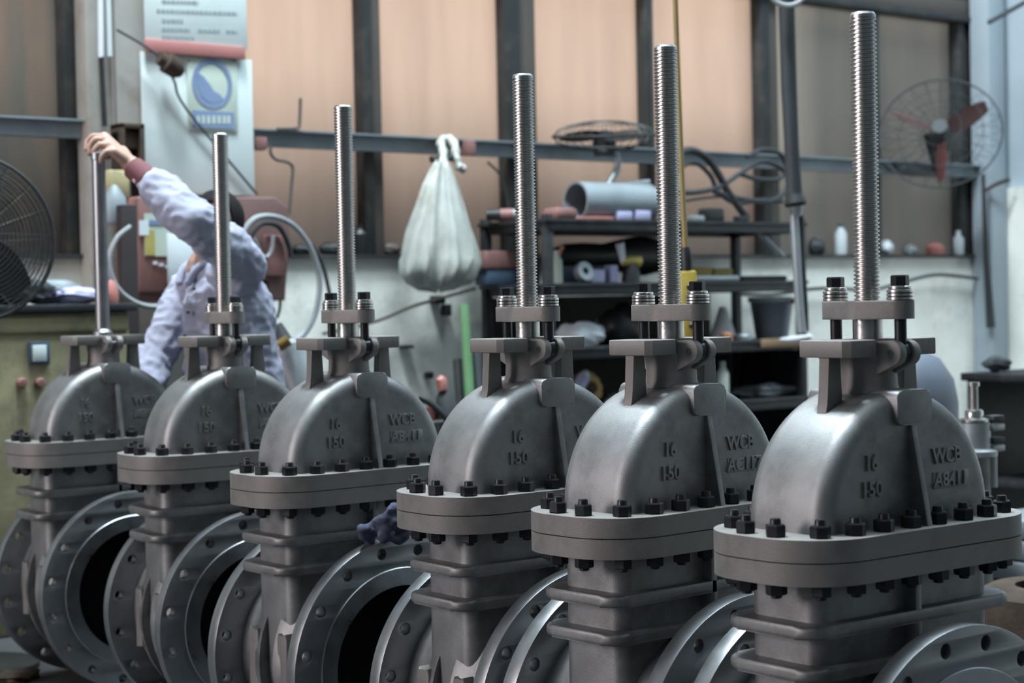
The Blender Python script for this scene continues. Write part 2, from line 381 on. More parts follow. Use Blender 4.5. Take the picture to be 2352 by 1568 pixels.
    g = MB(); g.lathe([(0.0262, 1.060), (0.0262, 1.114), (0.0235, 1.116)], 32); g.obj('gland_sleeve', 'sleeve', t)
    st = threaded(0.0228, 0.0035, 0.0072, 1.05, STEM_TOP); st.obj('stem', 'thread', t, 30)
    return t
proto = build_valve('gate_valve')
VAL = {6: (2.3482, 2.0289, -0.07), 5: (2.311, 2.4931, 3.18), 4: (2.3268, 2.9627, -0.37), 3: (2.2955, 3.6387, 1.33), 2: (2.3491, 4.3709, -3.42), 1: (2.3181, 5.109, -0.66)}
LBL = {6: 'grey cast steel gate valve nearest the camera with the tallest looking stem', 5: 'second grey gate valve from the right, with a yellow pendant hanging behind its stem',
       4: 'grey gate valve fourth from the left, in front of the black tool rack', 3: 'grey gate valve third from the left, in front of the hanging white bag',
       2: 'grey gate valve second from the left, covering the worker in the pale shirt', 1: 'leftmost grey gate valve, its smooth stem gripped by the worker'}
VO = {}
for k in (6, 5, 4, 3, 2, 1):
    o = proto if k == 6 else copy_tree(proto)
    o.location = (VAL[k][0], VAL[k][1], 0); o.rotation_euler = (0, 0, math.radians(VAL[k][2])); tag(o, LBL[k], 'valve', 'row of gate valves'); VO[k] = o
def child(o, base):
    return [c for c in o.children_recursive if c.name.split('.')[0] == base]
for k in VO:                                           # heat numbers differ from casting to casting
    bo = child(VO[k], 'bonnet')[0]
    me = text_mesh('AC117' if k == 5 else 'A8411', 0.034, 0.004, 0.0005, 1.0); me.transform(FRONT @ Matrix.Translation((0.101, 0.828, 0.0937)))
    link('raised_heat_number', me, 'cast', bo, 30)
# first valve: gland parts not fitted yet, plain sleeve over the stem
for c in child(VO[1], 'gland_flange') + child(VO[1], 'eye_bolt') + child(VO[1], 'stem') + child(VO[1], 'gland_sleeve'):
    for q in list(c.children_recursive): bpy.data.objects.remove(q)
    bpy.data.objects.remove(c)
sl = MB(); sl.lathe([(0.030, 1.062), (0.030, 1.085), (0.0215, 1.095), (0.0205, 1.622), (0.0235, 1.624), (0.0235, 1.644), (0.017, 1.648), (0.0, 1.648)], 32)
sl.obj('stem', 'machined', VO[1])
# ------------------------------------------------------------------ window wall
M['pane'] = None
def pane_mat(name, col, dirt, amt=0.5):
    mt = bpy.data.materials.new(name); mt.use_nodes = True; nt = mt.node_tree; N = nt.nodes; L = nt.links; N.clear()
    out = N.new('ShaderNodeOutputMaterial'); tc = N.new('ShaderNodeTexCoord'); mp = N.new('ShaderNodeMapping'); mp.inputs['Scale'].default_value = (5, 1, 0.55)
    L.new(tc.outputs['Object'], mp.inputs[0]); no = N.new('ShaderNodeTexNoise'); no.inputs['Scale'].default_value = 1.6; no.inputs['Detail'].default_value = 5
    L.new(mp.outputs[0], no.inputs['Vector'])
    rp = N.new('ShaderNodeValToRGB'); rp.color_ramp.elements[0].position = 0.35; rp.color_ramp.elements[1].position = 0.7
    rp.color_ramp.elements[0].color = tuple(col) + (1,); rp.color_ramp.elements[1].color = tuple(c*(1-amt) + d*amt for c, d in zip(col, dirt)) + (1,)
    L.new(no.outputs['Fac'], rp.inputs[0])
    t = N.new('ShaderNodeBsdfTranslucent'); d = N.new('ShaderNodeBsdfDiffuse'); g = N.new('ShaderNodeBsdfGlossy'); g.inputs['Roughness'].default_value = 0.35
    L.new(rp.outputs[0], t.inputs[0]); d.inputs[0].default_value = (0.20, 0.19, 0.18, 1); g.inputs[0].default_value = (0.5, 0.5, 0.5, 1)
    a = N.new('ShaderNodeMixShader'); a.inputs[0].default_value = 0.78; L.new(d.outputs[0], a.inputs[1]); L.new(t.outputs[0], a.inputs[2])
    b_ = N.new('ShaderNodeMixShader'); b_.inputs[0].default_value = 0.05; L.new(a.outputs[0], b_.inputs[1]); L.new(g.outputs[0], b_.inputs[2])
    L.new(b_.outputs[0], out.inputs[0]); return mt
M['pane'] = pane_mat('frosted_peach_sheet', (0.645, 0.575, 0.535), (0.53, 0.465, 0.43))
M['panegrey'] = pane_mat('frosted_grey_sheet', (0.66, 0.65, 0.62), (0.50, 0.53, 0.52))
M['panedark'] = pane_mat('sooty_sheet', (0.24, 0.25, 0.25), (0.42, 0.33, 0.27), 0.8)
M['brownsteel'] = mat('brown_painted_steel', (0.10, 0.085, 0.075), 0.6, 0.1, 0.15, 6)
M['black'] = mat('black_painted_steel', (0.02, 0.022, 0.026), 0.5, 0.2, 0.2, 8, stain=(0.07, 0.07, 0.075), sscale=8)
M['blackplastic'] = mat('black_plastic', (0.018, 0.02, 0.022), 0.45, 0, 0.15, 10)
M['rubber'] = mat('dark_grey_rubber', (0.03, 0.035, 0.04), 0.6, 0, 0.15, 10)
M['greyhose'] = mat('pale_grey_hose', (0.30, 0.32, 0.33), 0.5, 0, 0.12, 8)
M['galv'] = mat('galvanised_steel', (0.36, 0.39, 0.41), 0.45, 0.6, 0.1, 10)
M['rust'] = mat('rusty_steel', (0.045, 0.028, 0.018), 0.85, 0.1, 0.4, 12, 0.3, 60, (0.07, 0.045, 0.035), 0.7, 6)
M['redbrown'] = mat('faded_red_brown_paint', (0.26, 0.125, 0.115), 0.6, 0, 0.15, 6, stain=(0.13, 0.075, 0.07), sscale=5)
M['maroon'] = mat('maroon_paint', (0.17, 0.095, 0.09), 0.6, 0, 0.15, 6)
M['olive'] = mat('grimy_olive_paint', (0.25, 0.225, 0.13), 0.7, 0, 0.25, 5, 0.15, 40, (0.10, 0.085, 0.06), 0.7, 6)
M['white'] = mat('white_board', (0.62, 0.70, 0.70), 0.5, 0, 0.04, 3, stain=(0.50, 0.57, 0.56), sscale=3)
M['paper'] = mat('white_paper', (0.70, 0.75, 0.80), 0.7, 0, 0.03, 4)
M['redstrip'] = mat('dusty_red_strip', (0.42, 0.17, 0.16), 0.5, 0, 0.06, 6)
M['blueprint'] = mat('blue_print', (0.20, 0.27, 0.43), 0.5, 0, 0.06, 6)
M['palegreen'] = mat('pale_green_card', (0.50, 0.57, 0.50), 0.5, 0, 0.05, 5)
M['inkgrey'] = mat('faded_grey_ink', (0.26, 0.30, 0.33), 0.7)
M['yellow'] = mat('dirty_yellow_plastic', (0.42, 0.31, 0.055), 0.5, 0, 0.15, 8)
M['yellowcable'] = mat('ochre_cable_sheath', (0.36, 0.26, 0.10), 0.55, 0, 0.12, 9)
M['bag'] = mat('grubby_white_bag', (0.44, 0.455, 0.43), 0.5, 0, 0.2, 6, 0.3, 22, (0.24, 0.235, 0.19), 0.7, 7)
M['brass'] = mat('tarnished_brass', (0.24, 0.16, 0.055), 0.45, 0.7, 0.2, 12)
M['green'] = mat('green_plastic', (0.10, 0.22, 0.10), 0.5, 0, 0.1, 7)
M['lilac'] = mat('lilac_carton', (0.42, 0.42, 0.62), 0.6, 0, 0.1, 8)
M['navy'] = mat('navy_cloth', (0.05, 0.055, 0.095), 0.95, 0, 0.3, 20, 0.2, 120)
M['bluegrey'] = mat('blue_grey_drum_paint', (0.12, 0.14, 0.18), 0.5, 0.1, 0.12, 5)
M['bluebox'] = mat('dull_blue_plastic', (0.055, 0.09, 0.14), 0.5, 0, 0.12, 5)
M['salmon'] = mat('faded_red_plastic', (0.50, 0.20, 0.17), 0.5, 0, 0.12, 6)
M['orange'] = mat('orange_plastic', (0.52, 0.22, 0.12), 0.5, 0, 0.1, 6)
M['clear'] = mat('cloudy_bottle_plastic', (0.50, 0.55, 0.58), 0.3, 0, 0.08, 6)
M['ochre'] = mat('ochre_label', (0.42, 0.36, 0.10), 0.6)
M['purple'] = mat('dusky_purple_panel', (0.022, 0.015, 0.017), 0.6, 0, 0.15, 5)
M['fanred'] = mat('maroon_fan_blade', (0.14, 0.05, 0.05), 0.45, 0.1, 0.12, 6)
M['wood'] = mat('worn_timber', (0.22, 0.15, 0.09), 0.8, 0, 0.25, 8)

lower = MB().box((1.0, WALL_Y, 0), (9.12, WALL_Y + 0.22, SILL)).obj('wall_back', 'plaster'); structure(lower)
sill = MB().box((1.0, WALL_Y - 0.03, SILL - 0.004), (9.12, WALL_Y + 0.22, SILL + 0.014)).obj('trim_1', 'mullion'); structure(sill)
wr = MB().box((9.12, -6, 0), (9.34, 7.1, 9)).obj('wall_right', 'greywall'); structure(wr)
MB().box((9.085, -6, 0), (9.12, WALL_Y - 0.001, 1.80)).obj('plaster_dado', 'plaster', wr)
upper = structure(MB().box((1.0, WALL_Y + 0.02, 3.9), (9.12, WALL_Y + 0.22, 9.0)).obj('wall_back_upper', 'hallwall'))
structure(MB().box((-6, WALL_Y + 0.02, 0), (1.0, WALL_Y + 0.22, 9.0)).obj('wall_back_side', 'hallwall'))
def kx(px, py=200, Y=WALL_Y): return onY(px, py, Y).x
# window: frame and separate sheets between the posts
mull = [(1.0, 1.06), (kx(150), kx(205)), (kx(836), kx(884)), (kx(1166), kx(1240)), (kx(1488), kx(1512)), (kx(1752), kx(1796)), (kx(2013), kx(2030)), (kx(2206), kx(2238)), (9.02, 9.10)]
TZ = 2.865
win = empty('window_1', (0, 0, 0)); structure(win)
for i, (a, b_) in enumerate(mull):
    o = MB().box((a, WALL_Y + 0.005, SILL + 0.014), (a + (b_ - a)*0.42, WALL_Y + 0.16, 3.9), 0.004).obj('mullion', 'mullion', win)
    MB().box((a + (b_ - a)*0.42, WALL_Y + 0.03, SILL + 0.014), (b_, WALL_Y + 0.15, 3.9), 0.004).obj('mullion', 'brownsteel', win)
MB().box((1.0, WALL_Y + 0.0, TZ), (9.1, WALL_Y + 0.12, TZ + 0.10), 0.006).obj('transom', 'brownsteel', win)
MB().box((1.0, WALL_Y - 0.02, TZ - 0.035), (9.1, WALL_Y + 0.10, TZ), 0.004).obj('transom', 'mullion', win)
for i in range(len(mull) - 1):
    a, b_ = mull[i][1], mull[i + 1][0]
    pm = 'panedark' if i == 0 else ('pane' if i in (1, 2, 3, 4) else 'panegrey')
    for z0, z1 in ((SILL + 0.014, TZ), (TZ + 0.1, 3.9)):
        MB().box((a - 0.01, WALL_Y + 0.085, z0), (b_ + 0.01, WALL_Y + 0.095, z1)).obj('pane', pm, win)
# unseen, added shed outside that keeps the sun off the lower and right-hand sheets
sh = MB().box((-8, 9.6, 0), (30, 14, 3.4)).obj('sun_blocker', 'hallwall'); structure(sh, 'unseen added shed standing outside the window wall', 'blocker')
sh2 = MB().box((6.9, 9.9, 0), (30, 14, 4.9)).obj('sun_blocker', 'hallwall'); structure(sh2, 'taller unseen added shed standing outside the right windows', 'blocker')
out_g = structure(MB().box((-30, 7.1, -0.2), (40, 60, -0.02)).obj('ground_outside', 'floor'))
# column at the left with conduit, brackets
cx0, cx1 = kx(262, 200, 6.72), kx(338, 200, 6.72)
colm = structure(MB().box((kx(205, 200, 6.72), 6.74, 0), (cx0, 6.85, 9.0), 0.004).box((cx0, 6.70, 0), (kx(560, 200, 6.72), 6.84, 9.0), 0.006).obj('wall_column', 'column'))
MB().tube([onY(247, 0, 6.70) + Vector((0, 0, 3)), onY(252, 130, 6.70)], 0.011, 8).obj('conduit', 'white', colm)
MB().tube([onY(232, 130, 6.70), onY(240, 290, 6.70)], 0.012, 8).obj('conduit', 'blackplastic', colm)
MB().tube([onY(228, -300, 6.70), onY(232, 132, 6.70)], 0.012, 8).obj('conduit', 'paper', colm)
MB().box((kx(2226), 6.70, 0), (kx(2262), 6.84, 9.0), 0.004).obj('post', 'greywall', wr)
# rail along the wall
RZ = 1.905
rail = MB().box((1.2, 6.80, RZ - 0.038), (9.08, 6.845, RZ + 0.038), 0.004).box((1.2, 6.77, RZ + 0.030), (9.08, 6.845, RZ + 0.038)).obj('wall_rail', 'rail')
tag(rail, 'long blue grey steel rail running across the windows', 'rail')
def bracket(px, py, w, h):
    c = onY(px, py, 6.78); s = onY(px + w, py, 6.78).x - c.x; hh = h / F * 8.5
    return MB().box((c.x, 6.74, c.z - hh/2), (c.x + s, 6.80, c.z + hh/2), 0.004).obj('bracket', 'redbrown', rail)
bracket(576, 330, 28, 26); bracket(1060, 340, 22, 34); bracket(1545, 348, 16, 22); bracket(2316, 392, 40, 46)
bo_ = MB(); q0 = onY(262, 285, 6.66); q1 = onY(318, 300, 6.66)
bo_.box((q0.x, 6.60, q0.z - 0.30), (q0.x + 0.02, 6.70, q0.z), 0.003).box((q0.x, 6.60, q0.z - 0.02), (q1.x, 6.70, q0.z), 0.003).box((q1.x - 0.02, 6.60, q0.z - 0.34), (q1.x, 6.70, q0.z), 0.003)
bo_.box((q0.x, 6.62, q0.z - 0.10), (q0.x + 0.09, 6.69, q0.z - 0.03), 0.003).obj('rail_end_frame', 'rust', rail)
M['pail'] = mat('grey_blue_pail_plastic', (0.22, 0.26, 0.32), 0.5, 0, 0.1, 5)
M['cream'] = mat('grimy_cream_paint', (0.40, 0.35, 0.19), 0.7, 0, 0.2, 12, stain=(0.12, 0.10, 0.06), sscale=14)
M['darkpanel'] = mat('dark_brown_grey_panel', (0.06, 0.055, 0.05), 0.8, 0, 0.2, 4)
# ------------------------------------------------------------------ things on and in front of the window wall
def pxbox(mb, px0, py0, px1, py1, Y, depth, bev=0.004):
    p = onY((px0 + px1)/2, (py0 + py1)/2, Y)
    x0 = onY(px0, (py0 + py1)/2, Y).x; x1 = onY(px1, (py0 + py1)/2, Y).x
    z1 = onY((px0 + px1)/2, py0, Y).z; z0 = onY((px0 + px1)/2, py1, Y).z
    return mb.box((x0, Y, z0), (x1, Y + depth, z1), bev)
def strip(name, px0, py0, px1, py1, Y, thick, mt, parent, bev=0.0): return pxbox(MB(), px0, py0, px1, py1, Y, thick, bev).obj(name, mt, parent)
# notice board with printed lines and red bottom strip
nb = empty('notice_board', onY(450, 60, 6.66)); nb0 = nb.location.copy()
def keep(o, root):                       # parent while keeping world coordinates of the mesh
    o.parent = root; o.matrix_parent_inverse = Matrix.Translation(-root.location); return o
def thing(name, loc): return empty(name, loc)
keep(strip('board', 332, -110, 566, 104, 6.66, 0.012, 'white', None, 0.002), nb)
keep(strip('bottom_strip', 334, 98, 564, 128, 6.648, 0.014, 'redstrip', None, 0.004), nb)
rows = [(2, 372, 455), (24, 360, 545), (46, 372, 420), (66, 372, 436), (66, 455, 505), (66, 520, 545), (84, 372, 446)]
for (y, a, b_) in rows:
    mb = MB(); x = a
    while x < b_:
        w = random.uniform(5, 11); pxbox(mb, x, y + (x - 330)*0.035 - 4, min(x + w, b_), y + (x - 330)*0.035 + 4, 6.6585, 0.002, 0); x += w + 2.5
    keep(mb.obj('printed_line', 'inkgrey'), nb)
tag(nb, 'white notice board with grey printed lines and a red bottom strip', 'notice board')
# white backing sheet below it
ws = strip('wall_sheet', 328, 128, 582, 446, 6.672, 0.012, 'white', None, 0.002)
tag(ws, 'large plain white sheet hung on the column under the notice board', 'sheet')
# blue ring safety sign
sg = thing('safety_sign', onY(488, 210, 6.665))
keep(strip('card', 432, 134, 545, 300, 6.664, 0.006, 'palegreen', None, 0.001), sg)
c = onY(488, 192, 6.66); rr = 50/F*7.6
ring = MB(); ring.lathe([(rr*0.80, 0), (rr, 0), (rr, 0.003), (rr*0.80, 0.003), (rr*0.80, 0)], 40, mx_to((c.x, 6.664, c.z), (1.0, 0, 0), (0, 0, 1.12), (0, -1, 0)), cap=False)
keep(ring.obj('ring', 'blueprint'), sg)
head = MB(); head.prism([(x*rr, y*rr*1.1) for x, y in ((-0.72, 0.45), (-0.40, 0.25), (-0.1, -0.05), (0.06, -0.28), (0.38, -0.42), (0.55, -0.60), (0.2, -0.78), (-0.2, -0.76), (-0.55, -0.55), (-0.76, -0.1))], 0, 0.0025, mx_to((c.x, 6.664, c.z), (1, 0, 0), (0, 0, 1), (0, -1, 0)))
keep(head.obj('pictogram', 'blueprint'), sg)
keep(strip('caption_panel', 443, 255, 538, 294, 6.661, 0.003, 'blueprint', None), sg)
for x in (452, 464, 476, 488, 500, 512, 522): keep(strip('caption_mark', x, 266, x + 7, 284, 6.6595, 0.002, 'palegreen', None), sg)
for x in (434, 540): keep(MB().tube([onY(x, 138, 6.664), onY(x, 138, 6.655)], 0.004, 8).obj('screw', 'blackox'), sg)
tag(sg, 'pale card sign with a blue ring symbol and blue caption panel', 'sign')
# slanting cord with brass weight
cw = MB().tube(spline([onY(268, 68, 6.64), onY(330, 104, 6.63), onY(372, 136, 6.62), onY(400, 186, 6.64), onY(428, 250, 6.65), onY(590, 446, 6.655)], 6), 0.0055, 6).obj('hanging_cord', 'rubber')
tag(cw, 'thin dark cord slanting across the white sheet', 'cord')
a_ = onY(366, 132, 6.60); b2 = onY(418, 168, 6.60); wt = MB(); d_ = (b2 - a_)
wt.tube([a_, a_ + d_*0.25, a_ + d_*0.3, a_ + d_*0.8, b2], [0.028, 0.032, 0.045, 0.04, 0.02], 14)
wo = wt.obj('cord_weight', 'rust'); tag(wo, 'dark rusty barrel weight tied on the slanting cord', 'weight')
# cranked wires hooked on the rail
for pts, lab in (([(622, 335), (622, 352), (634, 366), (660, 372), (672, 384), (670, 420), (664, 492)], 'cranked brown wire hanging below the rail beside the white sheet'), ([(636, 296), (682, 294), (688, 280), (690, 226)], 'bent wire hook standing up above the rail')):
    o = MB().tube(spline([onY(x, y, 6.76) for x, y in pts], 5), 0.0075, 8).obj('wire_hook', 'brownsteel'); tag(o, lab, 'hook')
# red-brown switch boxes and hoses behind the worker
eb = thing('switch_box', onY(368, 690, 6.42))
keep(pxbox(MB(), 318, 452, 446, 672, 6.42, 0.22, 0.012).obj('case', 'redbrown'), eb)
keep(pxbox(MB(), 306, 660, 440, 692, 6.45, 0.17, 0.006).obj('base', 'maroon'), eb)
keep(strip('sticker', 332, 490, 392, 588, 6.414, 0.003, 'palegreen', None), eb)
keep(strip('sticker', 334, 528, 356, 586, 6.411, 0.003, 'ochre', None), eb)
keep(strip('sticker', 342, 505, 378, 516, 6.411, 0.003, 'blueprint', None), eb)
keep(strip('sticker', 320, 506, 342, 540, 6.410, 0.003, 'paper', None), eb)
for k in range(3): keep(strip('sticker', 352 + k*14, 600 + k*4, 362 + k*14, 607 + k*4, 6.413, 0.003, 'paper', None), eb)
keep(pxbox(MB(), 386, 536, 446, 652, 6.36, 0.012, 0.002).obj('paper_sheet', 'paper'), eb)
tag(eb, 'red brown switch box with stickers and a white paper beside the worker', 'switch box')
mbx = thing('motor_box', onY(560, 690, 6.46))
pr = [(onY(x, y, 6.46).x, onY(x, y, 6.46).z) for x, y in ((444, 452), (632, 452), (664, 478), (664, 560), (656, 690), (618, 690), (618, 640), (556, 640), (444, 640))]
keep(MB().prism(pr, 0, 0.22, mx_to((0, 6.46, 0), (1, 0, 0), (0, 0, 1), (0, 1, 0)), 0.008).obj('case', 'maroon'), mbx)
keep(pxbox(MB(), 612, 540, 654, 634, 6.44, 0.03, 0.006).obj('cover', 'redbrown'), mbx)
for x in (626, 644): keep(MB().tube(spline([onY(x, 690, 6.5), onY(x - 2, 712, 6.5), onY(x - 8 if x > 630 else x + 4, 730, 6.5)]), 0.007, 8).obj('lead', 'green' if x > 630 else 'rubber'), mbx)
tag(mbx, 'maroon machine box with sloped corner behind the worker', 'machine')
pst = MB().box((onY(282, 620, 6.30).x, 6.30, 0), (onY(318, 620, 6.30).x, 6.35, onY(300, 470, 6.30).z), 0.004).obj('steel_post', 'purple'); tag(pst, 'dark narrow steel post left of the red brown switch box', 'post')
lampc = MB(); lampc.lathe([(0.0, 0), (0.012, 0), (0.045, -0.05), (0.05, -0.12), (0.045, -0.15), (0, -0.155)], 20, Matrix.Translation(onY(262, 425, 6.4)))
lo = lampc.obj('work_lamp', 'rail'); tag(lo, 'small grey lamp body hanging behind the leftmost stem', 'lamp')
yh = pxbox(MB(), 252, 390, 300, 455, 6.5, 0.1, 0.012).obj('yellow_box', 'cream'); yh.name = 'junction_box'; tag(yh, 'dirty yellow junction box behind the raised hand', 'box')
def hose(name, pts, r, mt, lab, Y=None, D=None, n=8):
    P_ = [(onY(x, y, Y) if Y else onD(x, y, D)) for x, y in pts]
    o = MB().tube(spline(P_, 6), r, n).obj(name, mt); tag(o, lab, 'hose'); return o
hose('hose', [(300, 520), (268, 548), (250, 600), (268, 658), (310, 694), (362, 704), (412, 684), (436, 650)], 0.0105, 'greyhose', 'pale grey hose looping under the red brown switch box', Y=6.20)
hose('hose', [(556, 560), (562, 528), (590, 500), (632, 498), (674, 518), (708, 560), (728, 610), (734, 660), (724, 720), (704, 760), (672, 796), (648, 860), (640, 1000), (650, 1322)], 0.0125, 'galv', 'thick grey hose arching beside the maroon machine box', Y=6.30)
hose('hose', [(716, 560), (738, 600), (752, 650), (764, 720), (766, 800), (770, 1000), (776, 1310)], 0.009, 'rubber', 'thin dark hose hanging just right of the thick grey hose', Y=6.42)
hose('hose', [(584, 548), (598, 580), (612, 590), (624, 574), (628, 540)], 0.008, 'galv', 'short grey hose loop on the front of the maroon box', Y=6.38)
hose('hose', [(560, 600), (566, 560), (584, 530), (606, 512), (640, 520), (662, 560), (668, 590)], 0.012, 'blackplastic', 'black hose arch inside the thick grey hose', Y=6.42)
hose('hose', [(600, 640), (604, 600), (598, 570)], 0.011, 'rubber', 'short upright dark hose in front of the maroon box', Y=6.40)
# hand tool leaning behind the second valve
tl = thing('air_tool', onD(668, 890, 6.4)); p0, p1 = onD(652, 785, 6.4), onD(700, 900, 6.4); dd = p1 - p0; pf_ = p0 + dd*((p0.z - 0.07)/(p0.z - p1.z))
keep(MB().tube([p0, p0 + dd*0.08, p0 + dd*0.1, p1, pf_], [0.045, 0.06, 0.072, 0.080, 0.080], 18).obj('body', 'galv'), tl)
keep(MB().tube([p0 + dd*0.12 + Vector((0.045, -0.05, 0)), p1 + Vector((0.04, -0.06, 0))], 0.018, 8).obj('stripe', 'brass'), tl)
keep(MB().tube([p0 - dd*0.35, p0 + dd*0.02], [0.02, 0.035], 12).obj('neck', 'rubber'), tl)
keep(MB().tube([onD(640, 795, 6.3), onD(664, 780, 6.3)], 0.022, 10).obj('knob', 'brass'), tl)
tag(tl, 'grey cylindrical air tool with a brass stripe leaning by the worker', 'tool')
# hanging plastic bag
def make_bag():
    rows_ = [(372, 1016, 14), (392, 1014, 27), (430, 1011, 45), (480, 1010, 64), (530, 1011, 82), (580, 1012, 96), (604, 1012, 101), (628, 1008, 96), (648, 1006, 80), (661, 1006, 52), (667, 1006, 6)]
    vs = []; n = 64
    for k, (y, xc, hw) in enumerate(rows_):
        c = onY(xc, y, 6.62); s = hw / F * 8.15
        for j in range(n):
            a = 2*PI*j/n; fo = 0.97 + 0.07*math.sin(5*a + 0.35*k) + 0.07*math.sin(11*a + 1.3 + 0.5*math.sin(k)) + 0.05*math.sin(17*a + 0.4*k) + 0.035*math.sin(27*a + k)
            vs.append((c.x + s*fo*math.cos(a), c.y + 0.62*s*fo*math.sin(a), c.z + 0.012*math.sin(5*a + k)))
    fs = [(i*n+j, i*n+(j+1) % n, (i+1)*n+(j+1) % n, (i+1)*n+j) for i in range(len(rows_)-1) for j in range(n)]
    fs.append(tuple(range(n))); fs.append(tuple((len(rows_)-1)*n + j for j in range(n)))
    bm = bmesh.new(); bv = [bm.verts.new(v) for v in vs]; [bm.faces.new([bv[i] for i in f]) for f in fs]
    bmesh.ops.subdivide_edges(bm, edges=[e for e in bm.edges], cuts=1, use_grid_fill=True, smooth=0.6)
    bmesh.ops.recalc_face_normals(bm, faces=bm.faces)
    me = bpy.data.meshes.new('bag'); bm.to_mesh(me); bm.free(); return me
bg_o = thing('plastic_bag', onY(1010, 667, 6.62))
keep(link('sack', make_bag(), 'bag', None, 80), bg_o)
keep(MB().tube(spline([onY(1016, 378, 6.62), onY(1018, 350, 6.70), onY(1012, 326, 6.76), onY(1030, 318, 6.76), onY(1044, 332, 6.70), onY(1048, 362, 6.66), onY(1056, 384, 6.64), onY(1068, 388, 6.64)], 5), [0.016 + 0.008*math.sin(i*0.9)**2 for i in range(36)], 10).obj('knotted_neck', 'bag'), bg_o)
keep(MB().tube([onY(990, 366, 6.66), onY(1040, 362, 6.66)], 0.016, 8).obj('tie', 'blackplastic'), bg_o)
tag(bg_o, 'full whitish plastic bag hanging from the rail by its knotted neck', 'bag')
hose('cable', [(1120, 372), (1148, 400), (1162, 440), (1168, 492)], 0.006, 'rubber', 'thin grey cable curving down from the rail right of the bag', Y=6.74)
o = MB().tube(spline([onY(742, 766, 6.80), onY(862, 738, 6.80), onY(940, 706, 6.80), onY(1000, 688, 6.80), onY(1092, 662, 6.80)], 5), 0.008, 8).obj('wall_pipe', 'brownsteel'); tag(o, 'thin brown pipe slanting up the white wall under the bag', 'pipe')
for (x, y, w, h, l) in ((1012, 688, 26, 20, 'black pipe clamp on the slanting brown pipe'), (1032, 712, 14, 28, 'small black cap on the white wall below the pipe clamp'), (940, 796, 26, 8, 'short black peg in the white wall right of the third valve'), (992, 862, 12, 16, 'small dark knob on the white wall between third and fourth valves')):
    o = pxbox(MB(), x - w/2, y - h/2, x + w/2, y + h/2, 6.80, 0.05, 0.008).obj('wall_fitting', 'blackplastic'); tag(o, l, 'fitting')
# ------------------------------------------------------------------ tool rack
RY0, RY1 = 6.24, 6.71; RX0, RX1 = kx(1258, 600, RY0), kx(1838, 600, RY0)
rk = thing('tool_rack', (RX0, RY0, 0))
SH = [onY(1500, 506, RY0).z, onY(1500, 648, RY0).z, onY(1600, 786, RY0).z, onY(1800, 912, RY0).z]
for x in (RX0, RX1):
    for y in (RY0, RY1):
        keep(MB().box((x - 0.022, y - 0.02, 0), (x + 0.022, y + 0.02, SH[0] + 0.02), 0.003).obj('post', 'black'), rk)
for z in SH:
    keep(MB().box((RX0 - 0.03, RY0 - 0.03, z - 0.018), (RX1 + 0.03, RY1 + 0.03, z), 0.003).obj('shelf', 'black'), rk)
    for y in (RY0 - 0.025, RY1 + 0.005): keep(MB().box((RX0, y, z - 0.055), (RX1, y + 0.02, z - 0.016), 0.002).obj('beam', 'black'), rk)
    for x in (RX0 - 0.01, RX1 - 0.01): keep(MB().box((x, RY0, z - 0.055), (x + 0.02, RY1, z - 0.016), 0.002).obj('side_rail', 'black'), rk)
keep(MB().tube([onY(1738, 528, 6.5), onY(1800, 590, 6.5)], 0.012, 6).obj('brace', 'galv'), rk)
xm = onY(1640, 700, RY1).x
keep(MB().box((RX0, RY1 + 0.03, 0.05), (xm, RY1 + 0.04, SH[1] - 0.06)).obj('back_panel', 'darkpanel'), rk)
keep(MB().box((xm - 0.02, RY1 + 0.032, 0.05), (RX1 + 0.02, RY1 + 0.042, SH[2] - 0.06)).obj('back_panel', 'black'), rk)
keep(MB().box((RX1 + 0.022, RY0, 0.05), (RX1 + 0.03, RY1, SH[2] - 0.06)).obj('side_panel', 'black'), rk)
tag(rk, 'black steel tool rack with four shelves below the right windows', 'rack')
def rest(px, py, z, dy=0.0):            # point on a shelf height z under pixel
    return onZ(px, py, z)
def shelf_box(name, px0, px1, h, shelf, Y, depth, mt, lab, cat, bev=0.006):
    z = SH[shelf]; py = 600; x0 = onY(px0, py, Y).x; x1 = onY(px1, py, Y).x
    o = MB().box((x0, Y, z + 0.001), (x1, Y + depth, z + h), bev).obj(name, mt); tag(o, lab, cat); return o
def shelf_bottle(name, px, r, h, shelf, Y, mt, lab, cap='blackplastic', z=None):
    z = (SH[shelf] if z is None else z) + 0.001; x = onY(px, 600, Y).x
    t = thing(name, (x, Y, z)); mb = MB(); mb.lathe([(0, 0), (r*0.95, 0), (r, h*0.04), (r, h*0.68), (r*0.45, h*0.84), (r*0.42, h*0.90)], 20); mb.obj('bottle_body', mt, t)
    MB().lathe([(r*0.48, h*0.88), (r*0.48, h*0.99), (0, h)], 16).obj('cap', cap, t); tag(t, lab, 'bottle'); return t
